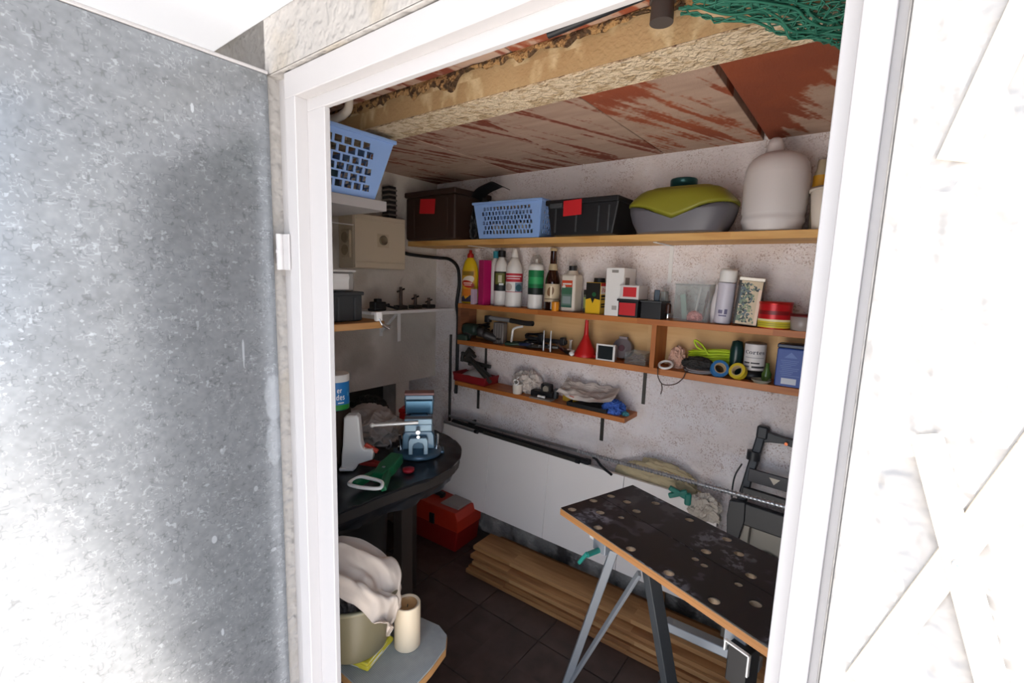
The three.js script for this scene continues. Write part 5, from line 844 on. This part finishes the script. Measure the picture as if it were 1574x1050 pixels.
// ---------------------------------------------------------------- folding workbench
{
  const t = thing('folding_workbench', 'open folding workbench with a black holed top and grey steel legs', 'folding workbench', [-0.701, 0, -1.214], -0.336);
  const L = 0.8, H = [[0.016, 0.125], [0.012 + 0.01, 0.2], [0.078, 0.217], [0.085, 0.089], [0.026, 0.024], [0.141, 0.123], [0.137, 0.196], [0.147, 0.02], [0.273, 0.021], [0.132, 0.294], [0.257, 0.299], [0.381, 0.298], [0.394, 0.134], [0.387, 0.191], [0.423, 0.13], [0.396, 0.024], [0.517, 0.029], [0.51, 0.195], [0.513, 0.135], [0.573, 0.103], [0.44, 0.26], [0.56, 0.29], [0.66, 0.2], [0.66, 0.05]];
  const R2 = H.map((_, i) => (i === 12 || i === 14 || i === 5 || i === 18 ? 0.0085 : 0.0125));
  for (const [y0, y1] of [[0, 0.163], [0.166, 0.33]]) {
    const inside = H.map((h, i) => [...h, R2[i]]).filter(([, y, r]) => y > y0 + r + 0.004 && y < y1 - r - 0.004);
    const s = (k) => shape([[0, y0], [L, y0], [L, y1], [0, y1]], inside.map(([x, y, r]) => roundHole(x, y, r + k)));
    part(t, 'top_board', uvm(at(ext(s(0), 0.019, 0.0008, 9), 0, 0.756, 0, -Math.PI / 2), 2), M.chip, 'pale chipboard core seen in the holes');
    part(t, 'edge_band', box(L + 0.003, 0.0192, 0.0012, L / 2, 0.7655, y0 ? -y1 - 0.0006 : 0.0006, 0.0003), M.mdf, 'orange brown edge band');
    part(t, 'edge_band', box(0.0012, 0.0192, y1 - y0, -0.0014, 0.7655, -(y0 + y1) / 2, 0.0003), M.mdf, 'orange brown edge band');
    const lam = new THREE.MeshPhysicalMaterial({ roughness: 0.42, map: tex(512, (u, v) => { const a = sm(0.56, 0.72, pf(u, v, 5, 14, 5)) * sm(0.4, 0.6, pf(u, v, 48, 15, 3)), sc = sm(0.78, 0.86, 1 - Math.abs(2 * pf(u, v, 10, 19, 3) - 1)) * sm(0.5, 0.7, pf(u, v, 8, 23, 3)); return mix(hx('#121419'), hx('#a3a5b2'), clamp(0.6 * a + 0.3 * sc)); }) });
    part(t, 'black_laminate', uvm(at(ext(s(0.0012), 0.0015, 0.0003, 9), 0, 0.7778, 0, -Math.PI / 2), 1.7), lam, 'worn black top with paint marks');
  }
  part(t, 'cross_rail', box(0.05, 0.045, 0.3, 0.16, 0.731, -0.165, 0.003), M.greyPaint);
  part(t, 'cross_rail', box(0.05, 0.045, 0.3, 0.58, 0.731, -0.165, 0.003), M.greyPaint);
  const tw = (x, y, z) => { const dx = x + 0.701, dz = z + 1.214, c = Math.cos(-0.336), s = Math.sin(-0.336); return [dx * c - dz * s, y, dx * s + dz * c]; };
  part(t, 'leg', bar(tw(-0.5, 0.735, -1.185), tw(-0.715, 0.012, -1.3), 0.032, 0.024, 0.6, 0.003), M.greyPaint);
  part(t, 'leg', bar(tw(-0.405, 0.735, -1.2), tw(-0.268, 0.012, -1.29), 0.042, 0.026, 0.3, 0.003), M.greyDark);
  part(t, 'leg', bar(tw(-0.02, 0.735, -1.1), tw(0.1, 0.012, -1.05), 0.036, 0.026, 0.3, 0.003), M.greyPaint);
  part(t, 'leg', bar(tw(-0.1, 0.735, -1.35), tw(-0.05, 0.012, -1.45), 0.036, 0.026, 0.3, 0.003), M.greyDark);
  part(t, 'brace', bar(tw(-0.415, 0.705, -1.165), tw(-0.70, 0.05, -1.285), 0.018, 0.01, 0.5, 0.002), M.greyPaint);
  part(t, 'step', bar(tw(-0.42, 0.375, -1.45), tw(-0.13, 0.392, -1.44), 0.028, 0.06, 0, 0.004), M.greyPaint);
  part(t, 'step_support', bar(tw(-0.37, 0.3, -1.3), tw(-0.14, 0.06, -1.4), 0.03, 0.02, 0.4, 0.003), M.greyDark);
  part(t, 'clamp_box', box(0.045, 0.09, 0.05, 0.6, 0.69, -0.02, 0.003), M.black);
  part(t, 'clamp_frame', join(box(0.056, 0.004, 0.008, 0.6, 0.738, 0.008, 0.001), box(0.004, 0.05, 0.008, 0.626, 0.715, 0.008, 0.001), box(0.004, 0.025, 0.008, 0.574, 0.727, 0.008, 0.001)), M.white);
  part(t, 'screw_handle', join(rod([0.16, 0.715, -0.02], [0.16, 0.715, 0.03], 0.008), bar([0.16, 0.72, 0.03], [0.128, 0.672, 0.03], 0.011, 0.01, 0, 0.003)), mat('#237a6e', 0.4), 'teal crank handle');
  part(t, 'end_fitting', box(0.035, 0.03, 0.04, 0.12, 0.735, -0.05, 0.004), M.white);
}
{ // second folded workbench standing on end
  const t = thing('folding_workbench', 'folded black and grey workbench standing upright against the back wall', 'folding workbench', [-0.21, 0.004, -1.885], -0.04);
  const lean = (g) => at(g, 0, 0, 0, -0.06, 0, -0.02);
  const blk = mat('#1f2226', 0.45);
  part(t, 'upper_arm', lean(join(bar([-0.11, 0.62, 0.03], [-0.075, 0.93, -0.02], 0.032, 0.03, 0, 0.006), cyl(0.024, 0.024, 0.034, -0.09, 0.83, 0, 20), box(0.04, 0.05, 0.04, -0.073, 0.94, -0.02, 0.008))), blk);
  part(t, 'upper_arm', lean(join(bar([0.12, 0.62, 0.03], [0.1, 0.93, -0.02], 0.032, 0.03, 0, 0.006), box(0.04, 0.05, 0.04, 0.1, 0.94, -0.02, 0.008))), blk);
  part(t, 'top_bar', lean(at(ext(shape([[-0.075, -0.02], [-0.04, -0.012], [0, -0.006], [0.05, -0.016], [0.1, -0.034], [0.1, 0.01], [0, 0.012], [-0.075, 0.022]]), 0.022, 0.003), 0, 0.925, -0.03)), blk);
  part(t, 'bolt', lean(at(cyl(0.006, 0.006, 0.014, 0, 0, 0, 12), 0.012, 0.922, -0.002, Math.PI / 2)), mat('#b0603c', 0.3, { metalness: 0.8 }), 'coppery bolt');
  part(t, 'upper_plate', lean(box(0.2, 0.05, 0.012, 0.005, 0.775, 0.02, 0.003)), mat('#37363a', 0.5));
  part(t, 'plate_mark', lean(at(ext(shape([[-0.018, 0.012], [0.018, 0.012], [0, -0.012]]), 0.001, 0), -0.005, 0.775, 0.027)), mat('#cfc6b4', 0.5));
  part(t, 'middle_plate', lean(box(0.22, 0.03, 0.02, 0.005, 0.712, 0.03, 0.004)), blk);
  part(t, 'lower_plate', lean(box(0.27, 0.085, 0.03, 0, 0.63, 0.045, 0.006)), blk);
  part(t, 'side_cheek', lean(at(ext(shape([[-0.01, 0], [0.02, 0.0], [0.035, 0.1], [0.03, 0.17], [-0.02, 0.16], [-0.022, 0.1]]), 0.025, 0.003), -0.115, 0.505, 0.04)), blk);
  part(t, 'slide_rod', lean(rod([-0.1, 0.55, 0.02], [-0.085, 0.76, 0.01], 0.008)), M.chrome);
  part(t, 'lower_body', lean(join(box(0.05, 0.48, 0.04, -0.085, 0.345, 0.02, 0.004), box(0.05, 0.48, 0.04, 0.095, 0.345, 0.02, 0.004), box(0.14, 0.46, 0.012, 0.005, 0.35, 0.0, 0.002))), mat('#8a857c', 0.45, { metalness: 0.3 }));
  part(t, 'pull_grip', lean(at(new THREE.TorusGeometry(0.05, 0.008, 10, 30, Math.PI), 0.005, 0.44, 0.02)), M.steel);
  part(t, 'strap', tube([[-0.1, 0.82, 0.0], [-0.118, 0.77, 0.005], [-0.122, 0.7, 0.01], [-0.112, 0.64, 0.02]], 0.003, 24, 8), blk);
}
// ---------------------------------------------------------------- hanging from the ceiling
{ // green garden netting slung under the beam
  const t = thing('garden_net', 'bundle of green garden netting slung under the beam at the top right', 'net', [0, 0, 0]);
  const gs = [], r = rng(91), E0 = V(-0.27, 1.925, -0.79), E1 = V(0.12, 1.905, -1.16), inw = V(0.62, 0.05, 0.4);
  const layer = (k, off) => {
    const P = (u, v) => { const n = fbm3(u * 7 + k * 5, v * 6, k, 3) - 0.5, m = fbm3(u * 9, v * 7 + k * 3, 4 + k, 3) - 0.5, e = E0.clone().lerp(E1, u + 0.12 * m); return [e.x + inw.x * v + 0.05 * n, e.y + off + 0.045 * v * k * 0.5 + 0.03 * m - 0.02 * Math.sin(u * 3.14) * (1 - v), e.z + inw.z * v + 0.05 * m]; };
    const nu = 26, nv = 16;
    for (let j = 0; j <= nv; j++) for (const s of [0, 1]) { const pts = []; for (let i = 0; i <= nu; i++) pts.push(P(i / nu, clamp((j + ((i + s) % 2 ? 0.32 : -0.32)) / nv * 0.75, 0, 1))); gs.push(tube(pts, 0.0011 + 0.0005 * r(), nu * 3, 4)); }
    for (const v of [0, 0.03, 0.06]) { const pts = []; for (let i = 0; i <= 16; i++) { const q = P(i / 16, v); q[1] += (r() - 0.5) * 0.008; pts.push(q); } gs.push(tube(pts, 0.0022, 60, 5)); }
  };
  layer(0, 0); layer(1, 0.006); layer(2, 0.012); layer(3, 0.004);
  part(t, 'netting', join(gs), mat('#2a6f5a', 0.6)).userData.kind = 'stuff';
  part(t, 'hanging_cord', rod([-0.24, 1.93, -0.78], [-0.24, CEIL, -0.78], 0.0015), M.green); part(t, 'hanging_cord', rod([0.1, 1.93, -0.75], [0.1, CEIL, -0.75], 0.0015), M.green);
}
one('plastic_pipe', 'dark grey pipe end pointing down beside the netting at the top of the doorway', 'pipe', join(cyl(0.019, 0.021, 0.06, 0, 0, 0, 28), cyl(0.0235, 0.0235, 0.03, 0, 0.035, 0, 28)), mat('#4d4744', 0.45), [-0.352, 1.968, -0.885]);
one('plastic_pipe', 'white plastic pipe elbow under the ceiling at the upper left', 'pipe', tube([[-1.6, 1.965, -0.86], [-1.4, 1.968, -0.86], [-1.33, 1.97, -0.862], [-1.302, 1.985, -0.866], [-1.3, 2.0, -0.868], [-1.3, 2.04, -0.868]], 0.0125, 50, 14), M.whiteWarm);
one('power_cable', 'thin black cable running just inside the door head', 'cable', tube([[-0.42, 1.86, -0.62], [-0.33, 1.868, -0.625], [-0.2, 1.872, -0.62], [-0.02, 1.88, -0.618]], 0.006, 40, 8), M.black);
{ // wooden trellis on the outside wall
  const t = thing('trellis', 'white painted wooden trellis laths crossing on the sunlit outside wall', 'trellis', [0, 0, -0.468]);
  const lath = (a, b, z, w = 0.0195) => bar([...a, z], [...b, z], w, 0.003, 0, 0.0006);
  const wm = mat('#cdc2b2', 0.6);
  part(t, 'lath', lath([0.047, 1.392], [0.125, 1.15], 0.0047), wm); part(t, 'lath', lath([0.0385, 1.593], [0.088, 1.79], 0.0016), wm);
  part(t, 'lath', lath([0.104, 1.394], [0.03, 1.168], 0.0016), wm); part(t, 'lath', lath([0.064, 1.74], [0.15, 1.5], 0.0047), wm);
  part(t, 'lath', lath([0.15, 1.54], [0.104, 1.394], 0.0016), wm);
  part(t, 'screw', at(lathe([[0, 0.0008], [0.0012, 0.001], [0.0018, 0.002], [0.0034, 0.0016], [0.0036, 0], [0, 0]], 16), 0.0755, 1.2985, 0.0062, Math.PI / 2), M.steel, 'screw holding the crossed laths');
}

renderer.render(scene, camera);
